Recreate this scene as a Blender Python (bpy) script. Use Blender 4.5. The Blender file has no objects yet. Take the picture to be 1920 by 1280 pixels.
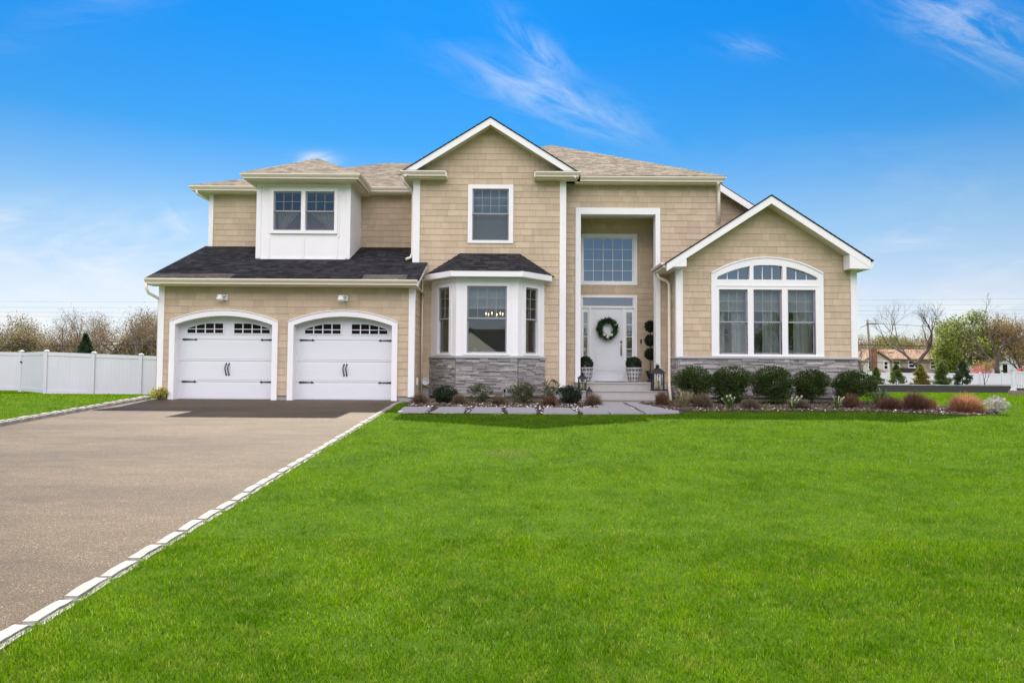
import bpy, bmesh, math, random
import numpy as np
from mathutils import Vector, Matrix
R_ = math.radians
S = bpy.context.scene
COL = S.collection

# ------------------------------------------------------------------ camera
PITCH, ROLL = math.atan(52 / 1280), 0.0065
cam = bpy.data.cameras.new('camera'); cam.lens = 24; cam.sensor_width = 36
cam.clip_start = 0.05; cam.clip_end = 4000
camo = bpy.data.objects.new('camera', cam); COL.objects.link(camo)
fw = Vector((0, math.cos(PITCH), math.sin(PITCH))); up0 = Vector((0, -math.sin(PITCH), math.cos(PITCH))); rt0 = Vector((1, 0, 0))
rt = math.cos(ROLL) * rt0 + math.sin(ROLL) * up0; up = -math.sin(ROLL) * rt0 + math.cos(ROLL) * up0
camo.matrix_world = Matrix(((rt.x, up.x, -fw.x, 0), (rt.y, up.y, -fw.y, 0), (rt.z, up.z, -fw.z, 0.82), (0, 0, 0, 1)))
S.camera = camo
# ------------------------------------------------------------------ exposure
S.view_settings.view_transform = 'Standard'; S.view_settings.look = 'None'
S.view_settings.exposure = 1.1; S.view_settings.gamma = 1.0; S.view_settings.use_curve_mapping = False
S.render.engine = 'CYCLES'
S.cycles.max_bounces = 8; S.cycles.transparent_max_bounces = 12; S.cycles.sample_clamp_indirect = 6
S.cycles.use_denoising = True
# ------------------------------------------------------------------ sun
SUN = Vector((-0.79, 5.2, 6.2)).normalized()
EL = math.asin(SUN.z); AZ = math.atan2(SUN.x, SUN.y)
sl = bpy.data.lights.new('sun', 'SUN'); sl.energy = 4.8; sl.angle = R_(0.5); sl.color = (1.0, 0.91, 0.78)
so = bpy.data.objects.new('sun', sl); COL.objects.link(so)
so.rotation_euler = (-SUN).to_track_quat('-Z', 'Y').to_euler(); so.location = (0, 0, 60)


# ------------------------------------------------------------------ node helper
class NT:
    def __init__(s, tree): s.t = tree; s.l = tree.links
    def n(s, typ, ins=None, **kw):
        d = s.t.nodes.new(typ)
        for k, v in kw.items(): setattr(d, k, v)
        for k, v in (ins or {}).items():
            sk = d.inputs[k]
            if isinstance(v, bpy.types.NodeSocket): s.l.new(v, sk)
            else: sk.default_value = v
        return d
    def m(s, op, a, b=None, c=None, clamp=False):
        d = s.t.nodes.new('ShaderNodeMath'); d.operation = op; d.use_clamp = clamp
        for i, v in enumerate((a, b, c)):
            if v is None: continue
            if isinstance(v, bpy.types.NodeSocket): s.l.new(v, d.inputs[i])
            else: d.inputs[i].default_value = v
        return d.outputs[0]
    def mix(s, f, a, b, typ='MIX'):
        d = s.t.nodes.new('ShaderNodeMix'); d.data_type = 'RGBA'; d.blend_type = typ
        for i, v in ((0, f), (6, a), (7, b)):
            if isinstance(v, bpy.types.NodeSocket): s.l.new(v, d.inputs[i])
            else: d.inputs[i].default_value = v if i == 0 else (tuple(v) + (1,))[:4]
        return d.outputs[2]
    def sstep(s, x, lo, hi):
        d = s.t.nodes.new('ShaderNodeMapRange'); d.interpolation_type = 'SMOOTHSTEP'
        s.l.new(x, d.inputs[0]); d.inputs[1].default_value = lo; d.inputs[2].default_value = hi
        return d.outputs[0]


BACK_FILL = 35.0
# ------------------------------------------------------------------ world: Nishita sky with thin cirrus
w = bpy.data.worlds.new('World'); S.world = w; w.use_nodes = True
w.node_tree.nodes.clear(); T = NT(w.node_tree)
sky = T.n('ShaderNodeTexSky', sky_type='NISHITA', sun_disc=False, sun_elevation=EL, sun_rotation=AZ, altitude=0, air_density=1.0, dust_density=0.2, ozone_density=3.0)
tc = T.n('ShaderNodeTexCoord'); sp = T.n('ShaderNodeSeparateXYZ', {0: tc.outputs['Generated']})
X, Y, Z = sp.outputs
yy = T.m('MAXIMUM', T.m('ABSOLUTE', Y), 0.08)
a, b = T.m('DIVIDE', X, yy), T.m('DIVIDE', Z, yy)
front = T.sstep(Y, 0.05, 0.25)
def rotated(ca, cb, ang):
    c, s_ = math.cos(ang), math.sin(ang)
    da, db = T.m('SUBTRACT', a, ca), T.m('SUBTRACT', b, cb)
    u = T.m('ADD', T.m('MULTIPLY', da, c), T.m('MULTIPLY', db, s_))
    v = T.m('SUBTRACT', T.m('MULTIPLY', db, c), T.m('MULTIPLY', da, s_))
    return u, v
def streak(ang, su, sv, det=8, rough=0.62, dist=0.6):
    u, v = rotated(0, 0, ang)
    cv = T.n('ShaderNodeCombineXYZ', {0: T.m('MULTIPLY', u, su), 1: T.m('MULTIPLY', v, sv), 2: 0.3})
    return T.n('ShaderNodeTexNoise', {'Vector': cv.outputs[0], 'Scale': 1.0, 'Detail': det, 'Roughness': rough, 'Distortion': dist}).outputs[0]
n1 = T.sstep(streak(R_(-24), 7, 26), 0.36, 0.72)
n2 = T.sstep(streak(R_(-46), 9, 30), 0.36, 0.72)
n3 = T.sstep(streak(R_(4), 5, 16), 0.34, 0.75)
wisps = [(0.055, 0.405, -22, .115, .027, .46, n1), (0.035, 0.475, -44, .060, .018, .42, n2), (0.68, 0.52, -24, .12, .040, .42, n1),
         (0.348, 0.482, -8, .04, .013, .22, n1), (0.58, 0.20, 8, .055, .017, .55, n3), (-0.496, 0.214, -50, .02, .011, .5, n2),
         (-0.60, 0.14, 3, .26, .06, .75, n3), (-0.67, 0.52, 16, .16, .022, .16, n3), (0.64, 0.28, -6, .26, .05, .10, n3),
         (-0.289, 0.306, 0, .021, .009, 3.0, n3), (-0.75, 0.22, 10, .05, .02, .4, n3), (0.62, 0.14, 0, .25, .04, .35, n3)]
acc = None
for (ca, cb, ang, su, sv, st, nz) in wisps:
    u, v = rotated(ca, cb, R_(ang))
    e = T.m('ADD', T.m('POWER', T.m('DIVIDE', u, su), 2.0), T.m('POWER', T.m('DIVIDE', v, sv), 2.0))
    g = T.m('MULTIPLY', T.m('MULTIPLY', T.m('EXPONENT', T.m('MULTIPLY', e, -0.7)), st), nz)
    acc = g if acc is None else T.m('ADD', acc, g)
cum = T.m('MULTIPLY', T.sstep(streak(0, 9, 22, 6, .55, .2), 0.45, 0.62), T.m('MULTIPLY', T.sstep(b, 0.02, 0.05), T.m('SUBTRACT', 1.0, T.sstep(b, 0.07, 0.125))))
acc = T.m('MULTIPLY', T.m('ADD', acc, T.m('MULTIPLY', cum, 1.0)), front)
# unseen bright cloud behind the viewpoint, added to light the shaded house front
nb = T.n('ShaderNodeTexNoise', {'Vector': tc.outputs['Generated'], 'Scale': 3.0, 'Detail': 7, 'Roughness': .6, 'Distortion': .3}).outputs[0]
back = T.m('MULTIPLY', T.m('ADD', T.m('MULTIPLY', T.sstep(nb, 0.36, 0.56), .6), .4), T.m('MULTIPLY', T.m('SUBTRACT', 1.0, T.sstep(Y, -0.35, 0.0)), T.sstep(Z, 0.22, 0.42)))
cl = T.m('MINIMUM', acc, 1.0)
# the blue deepens with height
rp = T.t.nodes.new('ShaderNodeValToRGB'); T.l.new(T.m('DIVIDE', T.m('MAXIMUM', Z, 0.0), 2.0), rp.inputs[0])   # ramp holds values / 2
cr = rp.color_ramp; cr.interpolation = 'EASE' if False else 'LINEAR'
stops = [(0.0, (1.0, 1.0, 1.4)), (.05, (1.10, 1.02, 1.12)), (.10, (1.26, 1.06, 1.06)), (.20, (.90, 1.06, 1.08)), (.31, (.22, .85, 1.2)), (.45, (.055, .80, 1.40)), (1.0, (.12, .80, 1.3))]
while len(cr.elements) < len(stops): cr.elements.new(.5)
for e_, (p_, c_) in zip(cr.elements, stops): e_.position = p_ / 2; e_.color = tuple(q / 2 for q in c_) + (1,)
tint = T.mix(1.0, sky.outputs[0], T.n('ShaderNodeVectorMath', {0: rp.outputs[0], 1: (2, 2, 2)}, operation='MULTIPLY').outputs[0], 'MULTIPLY')
skyc = T.mix(cl, tint, (8.6, 8.9, 9.1))
skyc = T.mix(back, skyc, (BACK_FILL * 1.06, BACK_FILL * .965, BACK_FILL * 1.02))
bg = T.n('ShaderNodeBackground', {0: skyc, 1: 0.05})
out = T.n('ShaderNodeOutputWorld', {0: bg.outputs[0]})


# ------------------------------------------------------------------ materials
def mat(name, col, rough=0.6, island=0.0, hue=0.0, noise=None, bump=None, spec=0.3, transl=0.0, coat=0.0, col2=None, stretch=(1, 1, 1), emit=None):
    m = bpy.data.materials.new(name); m.use_nodes = True; t = m.node_tree; t.nodes.clear(); N = NT(t)
    o = N.n('ShaderNodeTexCoord'); mp = N.n('ShaderNodeMapping', {0: o.outputs['Object'], 3: stretch})
    geo = N.n('ShaderNodeNewGeometry'); c = (tuple(col) + (1,))[:4]; val = None
    if col2 is not None:
        c = N.mix(geo.outputs['Random Per Island'], col, col2)
    h = N.n('ShaderNodeHueSaturation')
    if isinstance(c, bpy.types.NodeSocket): t.links.new(c, h.inputs['Color'])
    else: h.inputs['Color'].default_value = c
    v = 1.0
    if island:
        wn = N.n('ShaderNodeTexWhiteNoise', {'W': geo.outputs['Random Per Island']}, noise_dimensions='1D')
        v = N.m('ADD', N.m('MULTIPLY', wn.outputs[0], 2 * island), 1 - island)
    if noise:
        nz = N.n('ShaderNodeTexNoise', {'Vector': mp.outputs[0], 'Scale': noise[0], 'Detail': 6, 'Roughness': .65})
        nv = N.m('ADD', N.m('MULTIPLY', N.m('SUBTRACT', nz.outputs[0], .5), 4 * noise[1]), 1.0)
        v = nv if v == 1.0 else N.m('MULTIPLY', v, nv)
        if len(noise) > 2:
            nz2 = N.n('ShaderNodeTexNoise', {'Vector': mp.outputs[0], 'Scale': noise[2], 'Detail': 4})
            v = N.m('MULTIPLY', v, N.m('ADD', N.m('MULTIPLY', N.m('SUBTRACT', nz2.outputs[0], .5), 4 * noise[3]), 1.0))
    if v != 1.0: t.links.new(v, h.inputs['Value'])
    if hue:
        wn2 = N.n('ShaderNodeTexWhiteNoise', {'W': N.m('ADD', geo.outputs['Random Per Island'], 7.3)}, noise_dimensions='1D')
        t.links.new(N.m('ADD', N.m('MULTIPLY', wn2.outputs[0], 2 * hue), .5 - hue), h.inputs['Hue'])
    b_ = N.n('ShaderNodeBsdfPrincipled', {'Base Color': h.outputs[0], 'Roughness': rough, 'Specular IOR Level': spec})
    if emit: b_.inputs['Emission Color'].default_value = tuple(emit[0]) + (1,); b_.inputs['Emission Strength'].default_value = emit[1]
    if bump:
        bz = N.n('ShaderNodeTexNoise', {'Vector': mp.outputs[0], 'Scale': bump[0], 'Detail': 5, 'Roughness': .6})
        bp = N.n('ShaderNodeBump', {'Strength': bump[1], 'Distance': bump[2] if len(bump) > 2 else .01, 'Height': bz.outputs[0]})
        t.links.new(bp.outputs[0], b_.inputs['Normal'])
    sh = b_.outputs[0]
    if transl:
        tr = N.n('ShaderNodeBsdfTranslucent', {0: h.outputs[0]})
        sh = N.n('ShaderNodeMixShader', {0: transl, 1: sh, 2: tr.outputs[0]}).outputs[0]
    N.n('ShaderNodeOutputMaterial', {0: sh})
    return m

M = {}
M['siding'] = mat('siding', (.515, .415, .29), .75, island=.085, hue=.006, noise=(9, .05, 1.3, .06), bump=(60, .25, .004), spec=.15, stretch=(1, 1, .12))
M['backer'] = mat('backer', (.10, .08, .06), .9)
M['trim'] = mat('white_trim', (.80, .80, .79), .5, noise=(2, .03, 25, .012), spec=.35)
M['door'] = mat('white_door', (.69, .715, .735), .45, noise=(1.6, .035, 18, .012), bump=(70, .12, .004), spec=.4, stretch=(.06, 1, 1))
M['cream'] = mat('cream_metal', (.80, .725, .585), .4, noise=(2, .04, 30, .015), spec=.4)
M['soffit'] = mat('soffit', (.74, .66, .52), .55, noise=(2, .03))
M['roof_tan'] = mat('roof_tan', (.165, .142, .112), .95, island=.12, col2=(.325, .283, .220), noise=(40, .12), bump=(220, .5, .006), spec=.1)
M['roof_dark'] = mat('roof_dark', (.021, .021, .0225), .95, island=.3, col2=(.05, .049, .050), noise=(45, .16), bump=(220, .5, .006), spec=.12)
M['stone'] = mat('ledger_stone', (.225, .212, .208), .85, island=.3, hue=.014, col2=(.405, .385, .36), noise=(14, .14, 60, .06), bump=(30, .6, .012), spec=.2, stretch=(.5, 1, 2.2))
M['ledge'] = mat('stone_ledge', (.36, .36, .375), .85, noise=(9, .07), bump=(40, .4, .008))
M['concrete'] = mat('concrete', (.36, .345, .325), .9, noise=(5, .07, 60, .05), bump=(90, .35, .005), spec=.2)
M['slab'] = mat('slab', (.295, .288, .278), .9, noise=(3, .08, 50, .05), bump=(60, .4, .006), spec=.2)
M['kerb'] = mat('kerb_granite', (.325, .312, .285), .9, noise=(6, .2, 45, .14), bump=(28, .7, .012), spec=.2)
M['black'] = mat('black_metal', (.012, .012, .013), .45, noise=(20, .1), spec=.4)
M['dark'] = mat('dark_rubber', (.02, .02, .022), .8)
M['sash'] = mat('vinyl_sash', (.30, .30, .325), .5, spec=.35)
M['room'] = mat('room_wall', (.42, .40, .37), .9, noise=(1.5, .05))
M['blind'] = mat('blind_cloth', (.40, .43, .40), .9, noise=(40, .05))
M['curtain'] = mat('curtain_cloth', (.80, .80, .78), .9, noise=(3, .06), transl=.3)
M['brick'] = mat('brick', (.22, .09, .055), .9, noise=(25, .2, 90, .1))
M['wood'] = mat('weathered_wood', (.20, .155, .12), .9, noise=(30, .12), stretch=(1, 1, .1))
M['vinyl'] = mat('white_vinyl', (.62, .63, .665), .4, noise=(1.2, .05, 30, .015), spec=.4, stretch=(1, 1, .3))
M['soil'] = mat('soil', (.055, .043, .033), .95, noise=(12, .25, 70, .2), bump=(40, 1.0, .03))
M['gravel'] = mat('gravel', (.30, .29, .28), .9, island=.5, col2=(.75, .74, .71), noise=(40, .1))
M['chip'] = mat('bark_chip', (.05, .036, .027), .95, island=.5, col2=(.16, .12, .085))
M['brass'] = mat('brass', (.55, .42, .22), .3, spec=.6)
M['brass'].node_tree.nodes['Principled BSDF'].inputs['Metallic'].default_value = 1.0
M['bronze'] = mat('bronze', (.16, .12, .08), .35, spec=.6)
M['candle'] = mat('candle_wax', (.78, .68, .45), .6, transl=.15)
M['bulb'] = mat('lit_bulb', (1, .8, .5), .4, emit=((1, .66, .30), 2.2))
M['cotton'] = mat('cotton', (.78, .77, .74), .95, island=.1, transl=.2)
M['teal'] = mat('teal_glaze', (.02, .30, .24), .4)
M['bark'] = mat('bark', (.105, .082, .066), .95, noise=(18, .2), stretch=(1, 1, .3))
M['bark_pale'] = mat('pale_bark', (.19, .15, .115), .95, noise=(14, .25), stretch=(1, 1, .3))
def leaf(n, c1, c2, tr=.35, isl=.25): M[n] = mat(n, c1, .6, island=isl, col2=c2, transl=tr, spec=.2)
leaf('leaf_box', (.026, .050, .014), (.095, .140, .034), .3)
leaf('leaf_wreath', (.016, .045, .014), (.05, .09, .03), .2)
leaf('leaf_dark', (.012, .026, .013), (.036, .060, .022), .2)
leaf('leaf_olive', (.055, .072, .030), (.15, .155, .075), .3)
leaf('leaf_lime', (.12, .155, .025), (.29, .34, .065), .45)
leaf('leaf_green', (.06, .11, .02), (.17, .25, .04), .45)
leaf('bud_brown', (.13, .085, .04), (.32, .215, .10), .3)
leaf('bud_olive', (.12, .11, .045), (.28, .22, .09), .3)
leaf('bud_orange', (.24, .155, .05), (.38, .27, .10), .4)
leaf('twig_red', (.10, .050, .032), (.26, .145, .095), .2)
leaf('twig_brown', (.10, .068, .042), (.27, .20, .13), .2)
leaf('twig_orange', (.30, .14, .07), (.55, .30, .17), .4)
leaf('straw', (.22, .20, .09), (.52, .46, .26), .35)
leaf('blade_green', (.05, .10, .025), (.17, .26, .05), .4)
leaf('blade_blue', (.10, .15, .10), (.26, .32, .22), .3)
leaf('leaf_yellow', (.38, .36, .04), (.62, .54, .12), .4)
leaf('petal_pale', (.75, .70, .40), (.80, .78, .62), .3)
leaf('petal_pink', (.55, .13, .16), (.75, .32, .34), .35)
leaf('leaf_silver', (.28, .26, .25), (.60, .56, .54), .3)
leaf('leaf_red', (.28, .07, .07), (.45, .14, .12), .3)
leaf('spruce', (.03, .058, .03), (.10, .14, .06), .3)
leaf('arbor', (.06, .11, .025), (.20, .25, .06), .45)
leaf('arbor_gold', (.16, .14, .025), (.32, .29, .06), .45)

def glass(name, fac, tint):
    m = bpy.data.materials.new(name); m.use_nodes = True; t = m.node_tree; t.nodes.clear(); N = NT(t)
    o = N.n('ShaderNodeTexCoord'); nz = N.n('ShaderNodeTexNoise', {'Vector': o.outputs['Object'], 'Scale': .9, 'Detail': 1})
    bp = N.n('ShaderNodeBump', {'Strength': .035, 'Distance': .05, 'Height': nz.outputs[0]})
    fr_ = N.n('ShaderNodeFresnel', {'IOR': 1.5})
    f = N.m('ADD', N.m('MULTIPLY', fr_.outputs[0], .9), fac, clamp=True)
    tr = N.n('ShaderNodeBsdfTransparent', {0: tint + (1,)}); gl = N.n('ShaderNodeBsdfGlossy', {'Color': (.95, .97, 1, 1), 'Roughness': .015, 'Normal': bp.outputs[0]})
    N.n('ShaderNodeOutputMaterial', {0: N.n('ShaderNodeMixShader', {0: f, 1: tr.outputs[0], 2: gl.outputs[0]}).outputs[0]})
    return m
M['glass'] = glass('window_glass', .095, (.80, .84, .84))
M['glass_bright'] = glass('coated_glass', .24, (.5, .55, .6))
M['glass_clear'] = glass('lantern_glass', .03, (.92, .93, .92))
M['pane_dark'] = mat('dark_pane', (.010, .009, .008), .12, spec=.12)
def screen_mat():
    m = bpy.data.materials.new('insect_mesh'); m.use_nodes = True; t = m.node_tree; t.nodes.clear(); N = NT(t)
    d = N.n('ShaderNodeBsdfDiffuse', {0: (.16, .17, .18, 1)}); tr = N.n('ShaderNodeBsdfTransparent')
    N.n('ShaderNodeOutputMaterial', {0: N.n('ShaderNodeMixShader', {0: .34, 1: tr.outputs[0], 2: d.outputs[0]}).outputs[0]})
    return m
M['screen'] = screen_mat()


# ------------------------------------------------------------------ mesh builder
OFF = {}
class MB:
    def __init__(s): s.v = []; s.f = []; s.mi = []; s.sm = []
    def add(s, vs, fs, mi=0, smooth=False):
        k = len(s.v); s.v.extend([tuple(x) for x in vs])
        for f in fs: s.f.append(tuple(i + k for i in f)); s.mi.append(mi); s.sm.append(smooth)
    def quad(s, a, b, c, d, mi=0): s.add((a, b, c, d), ((0, 1, 2, 3),), mi)
    def hexa(s, p, mi=0): s.add(p, ((0, 3, 2, 1), (4, 5, 6, 7), (0, 1, 5, 4), (1, 2, 6, 5), (2, 3, 7, 6), (3, 0, 4, 7)), mi)
    def box(s, x0, x1, y0, y1, z0, z1, mi=0):
        s.hexa(((x0, y0, z0), (x1, y0, z0), (x1, y1, z0), (x0, y1, z0), (x0, y0, z1), (x1, y0, z1), (x1, y1, z1), (x0, y1, z1)), mi)
    def fbox(s, F, a0, a1, b0, b1, c0, c1, mi=0):
        s.hexa([F.p(*q) for q in ((a0, b0, c0), (a1, b0, c0), (a1, b0, c1), (a0, b0, c1), (a0, b1, c0), (a1, b1, c0), (a1, b1, c1), (a0, b1, c1))], mi)
    def fpoly(s, F, pts, c0, c1, mi=0):
        n = len(pts); vs = [F.p(x, z, c0) for x, z in pts] + [F.p(x, z, c1) for x, z in pts]
        s.add(vs, [tuple(range(n)), tuple(range(2 * n - 1, n - 1, -1))] + [(i, (i + 1) % n, n + (i + 1) % n, n + i) for i in range(n)], mi)
    def tube(s, pts, rad, n=8, mi=0, smooth=True, caps=True):
        pts = [Vector(p) for p in pts]; rad = rad if isinstance(rad, (list, tuple)) else [rad] * len(pts)
        k = len(s.v); up_ = None
        for i, p in enumerate(pts):
            d = (pts[min(i + 1, len(pts) - 1)] - pts[max(i - 1, 0)])
            d = d.normalized() if d.length > 1e-9 else Vector((0, 0, 1))
            if up_ is None: up_ = Vector((1, 0, 0)) if abs(d.x) < .8 else Vector((0, 1, 0))
            e1 = (up_ - d * up_.dot(d)).normalized(); e2 = d.cross(e1); up_ = e1
            for j in range(n):
                t = 2 * math.pi * j / n
                s.v.append(tuple(p + (e1 * math.cos(t) + e2 * math.sin(t)) * rad[i]))
        for i in range(len(pts) - 1):
            for j in range(n):
                q = k + i * n; jj = (j + 1) % n
                s.f.append((q + j, q + jj, q + n + jj, q + n + j)); s.mi.append(mi); s.sm.append(smooth)
        if caps:
            s.f.append(tuple(range(k + n - 1, k - 1, -1))); s.mi.append(mi); s.sm.append(False)
            q = k + (len(pts) - 1) * n
            s.f.append(tuple(range(q, q + n))); s.mi.append(mi); s.sm.append(False)
    def lathe(s, c, prof, n=20, mi=0, smooth=True, rot=0.0):
        k = len(s.v)
        for r, z in prof:
            for j in range(n):
                t = 2 * math.pi * j / n + rot
                s.v.append((c[0] + r * math.cos(t), c[1] + r * math.sin(t), c[2] + z))
        for i in range(len(prof) - 1):
            for j in range(n):
                q = k + i * n; jj = (j + 1) % n
                s.f.append((q + j, q + jj, q + n + jj, q + n + j)); s.mi.append(mi); s.sm.append(smooth)
        s.f.append(tuple(range(k + n - 1, k - 1, -1))); s.mi.append(mi); s.sm.append(False)
        q = k + (len(prof) - 1) * n
        s.f.append(tuple(range(q, q + n))); s.mi.append(mi); s.sm.append(False)
    def sweep(s, path, prof, mi=0):
        """extrude a closed (out, z) profile along a plan polyline of (x, y, z) with mitred corners; out is to the right of travel"""
        P = [Vector(p) for p in path]; ns = []
        for i in range(len(P) - 1):
            d = (P[i + 1] - P[i]); d.z = 0; d.normalize(); ns.append(Vector((d.y, -d.x, 0)))
        k = len(s.v); m = len(prof)
        for i, p in enumerate(P):
            if i == 0: o = ns[0]
            elif i == len(P) - 1: o = ns[-1]
            else:
                o = (ns[i - 1] + ns[i]).normalized(); o = o / max(.3, o.dot(ns[i]))
            for (q, z) in prof: s.v.append((p.x + o.x * q, p.y + o.y * q, p.z + z))
        for i in range(len(P) - 1):
            for j in range(m):
                jj = (j + 1) % m; q = k + i * m
                s.f.append((q + j, q + jj, q + m + jj, q + m + j)); s.mi.append(mi); s.sm.append(False)
        s.f.append(tuple(range(k, k + m))); s.mi.append(mi); s.sm.append(False)
        q = k + (len(P) - 1) * m; s.f.append(tuple(range(q + m - 1, q - 1, -1))); s.mi.append(mi); s.sm.append(False)
    def build(s, name, mats, parent=None, base=None):
        me = bpy.data.meshes.new(name); off = OFF.get(parent, Vector()) if parent else Vector(base or (0, 0, 0))
        me.from_pydata([(x - off.x, y - off.y, z - off.z) for x, y, z in s.v], [], s.f)
        for mm in (mats if isinstance(mats, (list, tuple)) else [mats]): me.materials.append(M[mm] if isinstance(mm, str) else mm)
        me.polygons.foreach_set('material_index', s.mi); me.polygons.foreach_set('use_smooth', s.sm); me.update()
        o = bpy.data.objects.new(name, me); COL.objects.link(o)
        if parent: o.parent = parent; OFF[o] = off
        else: o.location = off; OFF[o] = off
        return o

class Fr:
    """plane frame: a along u, b along v (default up), c along outward normal n"""
    def __init__(s, o, u, n, v=(0, 0, 1)): s.o, s.u, s.n, s.v = Vector(o), Vector(u).normalized(), Vector(n).normalized(), Vector(v).normalized()
    def p(s, a_, b_, c_=0.0): return s.o + s.u * a_ + s.v * b_ + s.n * c_

def thing(name, label, cat, loc=(0, 0, 0), group=None):
    o = bpy.data.objects.new(name, None); o.empty_display_size = .1; COL.objects.link(o); o.location = loc; OFF[o] = Vector(loc)
    return tag(o, label, cat, group)
def tag(o, label, cat, group=None):
    o['label'] = label; o['category'] = cat
    if group: o['group'] = group
    return o
def kind(o, k): o['kind'] = k; return o
def dup(root, loc, label=None, rotz=0.0, scale=None, group=None):
    r = root.copy(); COL.objects.link(r); r.location = loc; r.rotation_euler = (0, 0, rotz)
    if scale is not None: r.scale = scale if isinstance(scale, tuple) else (scale,) * 3
    if label: r['label'] = label
    if group: r['group'] = group
    for ch in list(root.children):
        c = ch.copy(); COL.objects.link(c); c.parent = r
        for g in list(ch.children):
            d = g.copy(); COL.objects.link(d); d.parent = c
    return r

# spans: a wall outline minus openings
def arc_half(hw, zs, rise):
    Rr = (hw * hw + rise * rise) / (2 * rise); zc = zs + rise - Rr
    return lambda v: hw if v <= zs else math.sqrt(max(0.0, Rr * Rr - (v - zc) ** 2))
def rect_hole(l, r, lo, hi): return (lo, hi, lambda v: l, lambda v: r)
def arch_hole(l, r, lo, zs, rise):
    hf = arc_half((r - l) / 2, zs, rise); c = (l + r) / 2
    return (lo, zs + rise, lambda v: c - hf(v), lambda v: c + hf(v))
def spans_fn(l, r, holes=()):
    lf = l if callable(l) else (lambda v: l); rf = r if callable(r) else (lambda v: r)
    def fn(v):
        iv = [(lf(v), rf(v))]
        for lo, hi, hl, hr in holes:
            if lo < v < hi:
                x0, x1 = hl(v), hr(v); nv = []
                for p, q in iv:
                    if x1 <= p or x0 >= q: nv.append((p, q)); continue
                    if x0 > p: nv.append((p, x0))
                    if x1 < q: nv.append((x1, q))
                iv = nv
        return iv
    return fn
def bands(fn, s, t):
    A, B = fn(s + 1e-4), fn(t - 1e-4)
    if len(A) != len(B): A = B = fn((s + t) / 2)
    for (l0, r0), (l1, r1) in zip(A, B):
        if r0 < l0: l0 = r0 = (l0 + r0) / 2
        if r1 < l1: l1 = r1 = (l1 + r1) / 2
        if max(r0 - l0, r1 - l1) > .008: yield l0, r0, l1, r1
def shingles(mb, F, fn, v0, v1, e, lip, wr, gap, breaks, rng, mi=0):
    k = 0
    while v0 + k * e < v1 - 1e-4:
        va, vb = v0 + k * e, min(v0 + (k + 1) * e, v1); k += 1
        cuts = [va] + sorted(x for x in breaks if va + .004 < x < vb - .004) + [vb]
        allx = [x for q in fn(va + 1e-3) + fn(vb - 1e-3) for x in q]
        if not allx: continue
        js = []; x = min(allx) - rng.random() * wr[1]
        while x < max(allx): js.append(x); x += rng.uniform(*wr)
        for s_, t_ in zip(cuts, cuts[1:]):
            cs, ct = lip * (1 - (s_ - va) / e) + .003, lip * (1 - (t_ - va) / e) + .003
            for l0, r0, l1, r1 in bands(fn, s_, t_):
                ed = [(l0, l1)] + [(j, j) for j in js if max(l0, l1) + .05 < j < min(r0, r1) - .05] + [(r0, r1)]
                for i in range(len(ed) - 1):
                    g0 = gap / 2 if i else 0; g1 = gap / 2 if i < len(ed) - 2 else 0
                    p0, p1 = ed[i][0] + g0, ed[i + 1][0] - g1; q0, q1 = ed[i][1] + g0, ed[i + 1][1] - g1
                    dz = rng.uniform(-.0012, .0012)
                    vs = [F.p(p0, s_, 0), F.p(p1, s_, 0), F.p(p0, s_, cs + dz), F.p(p1, s_, cs + dz), F.p(q1, t_, ct), F.p(q0, t_, ct), F.p(q0, t_, 0), F.p(q1, t_, 0)]
                    mb.add(vs, ((2, 3, 4, 5), (0, 1, 3, 2), (0, 2, 5, 6), (1, 7, 4, 3)), mi)
def plate(mb, F, fn, vs, c0, c1, mi=0, ends=True):
    for s_, t_ in zip(vs, vs[1:]):
        for l0, r0, l1, r1 in bands(fn, s_, t_):
            mb.hexa([F.p(l0, s_, c0), F.p(r0, s_, c0), F.p(r0, s_, c1), F.p(l0, s_, c1), F.p(l1, t_, c0), F.p(r1, t_, c0), F.p(r1, t_, c1), F.p(l1, t_, c1)], mi)
def fine(lo, hi, st):
    n = max(1, int(round((hi - lo) / st))); return [lo + (hi - lo) * i / n for i in range(n + 1)]
EXP = 0.173
def wall(name, parent, F, l, r, v0, v1, holes, seed, extra=(), lip=.009, vb=None):
    """a shingle wall: one siding part made of single shingles over a solid backing"""
    rng = random.Random(seed); fn = spans_fn(l, r, holes)
    br = sorted(set([h[0] for h in holes] + [h[1] for h in holes] + list(extra)))
    mb = MB(); shingles(mb, F, fn, v0, v1, EXP, lip, (.12, .42), .003, br, rng)
    cuts = sorted(set([v0, v1] + [x for x in br if v0 < x < v1] + ([x for x in fine(v0, v1, .17)] if (callable(l) or callable(r)) else [])))
    plate(mb, F, fn, cuts, -.12, -.002, 1)
    return mb.build(name, ['siding', 'backer'], parent)
def roof_plane(mb, A, B, C, D, seed, e=.13, lip=.010, wr=(.09, .27), mi=0, deck=1):
    """A-B eave, D-C upper edge (D may equal C)"""
    A, B, C, D = map(Vector, (A, B, C, D)); u = (B - A).normalized()
    vd = (D - A) - u * (D - A).dot(u); H = vd.length; v = vd.normalized(); n = u.cross(v)
    F = Fr(A, u, n, v); w0 = (B - A).length; dl = (D - A).dot(u); dr = (C - A).dot(u)
    fn = spans_fn(lambda x: dl * x / H, lambda x: w0 + (dr - w0) * x / H)
    shingles(mb, F, fn, 0, H, e, lip, wr, .004, (), random.Random(seed), mi)
    for c0 in (-.003, -.016):
        pts = [F.p(0, 0, c0), F.p(w0, 0, c0), F.p(dr, H, c0)] + ([F.p(dl, H, c0)] if (C - D).length > 1e-4 else [])
        mb.add(pts, (tuple(range(len(pts))),), deck)
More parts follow.
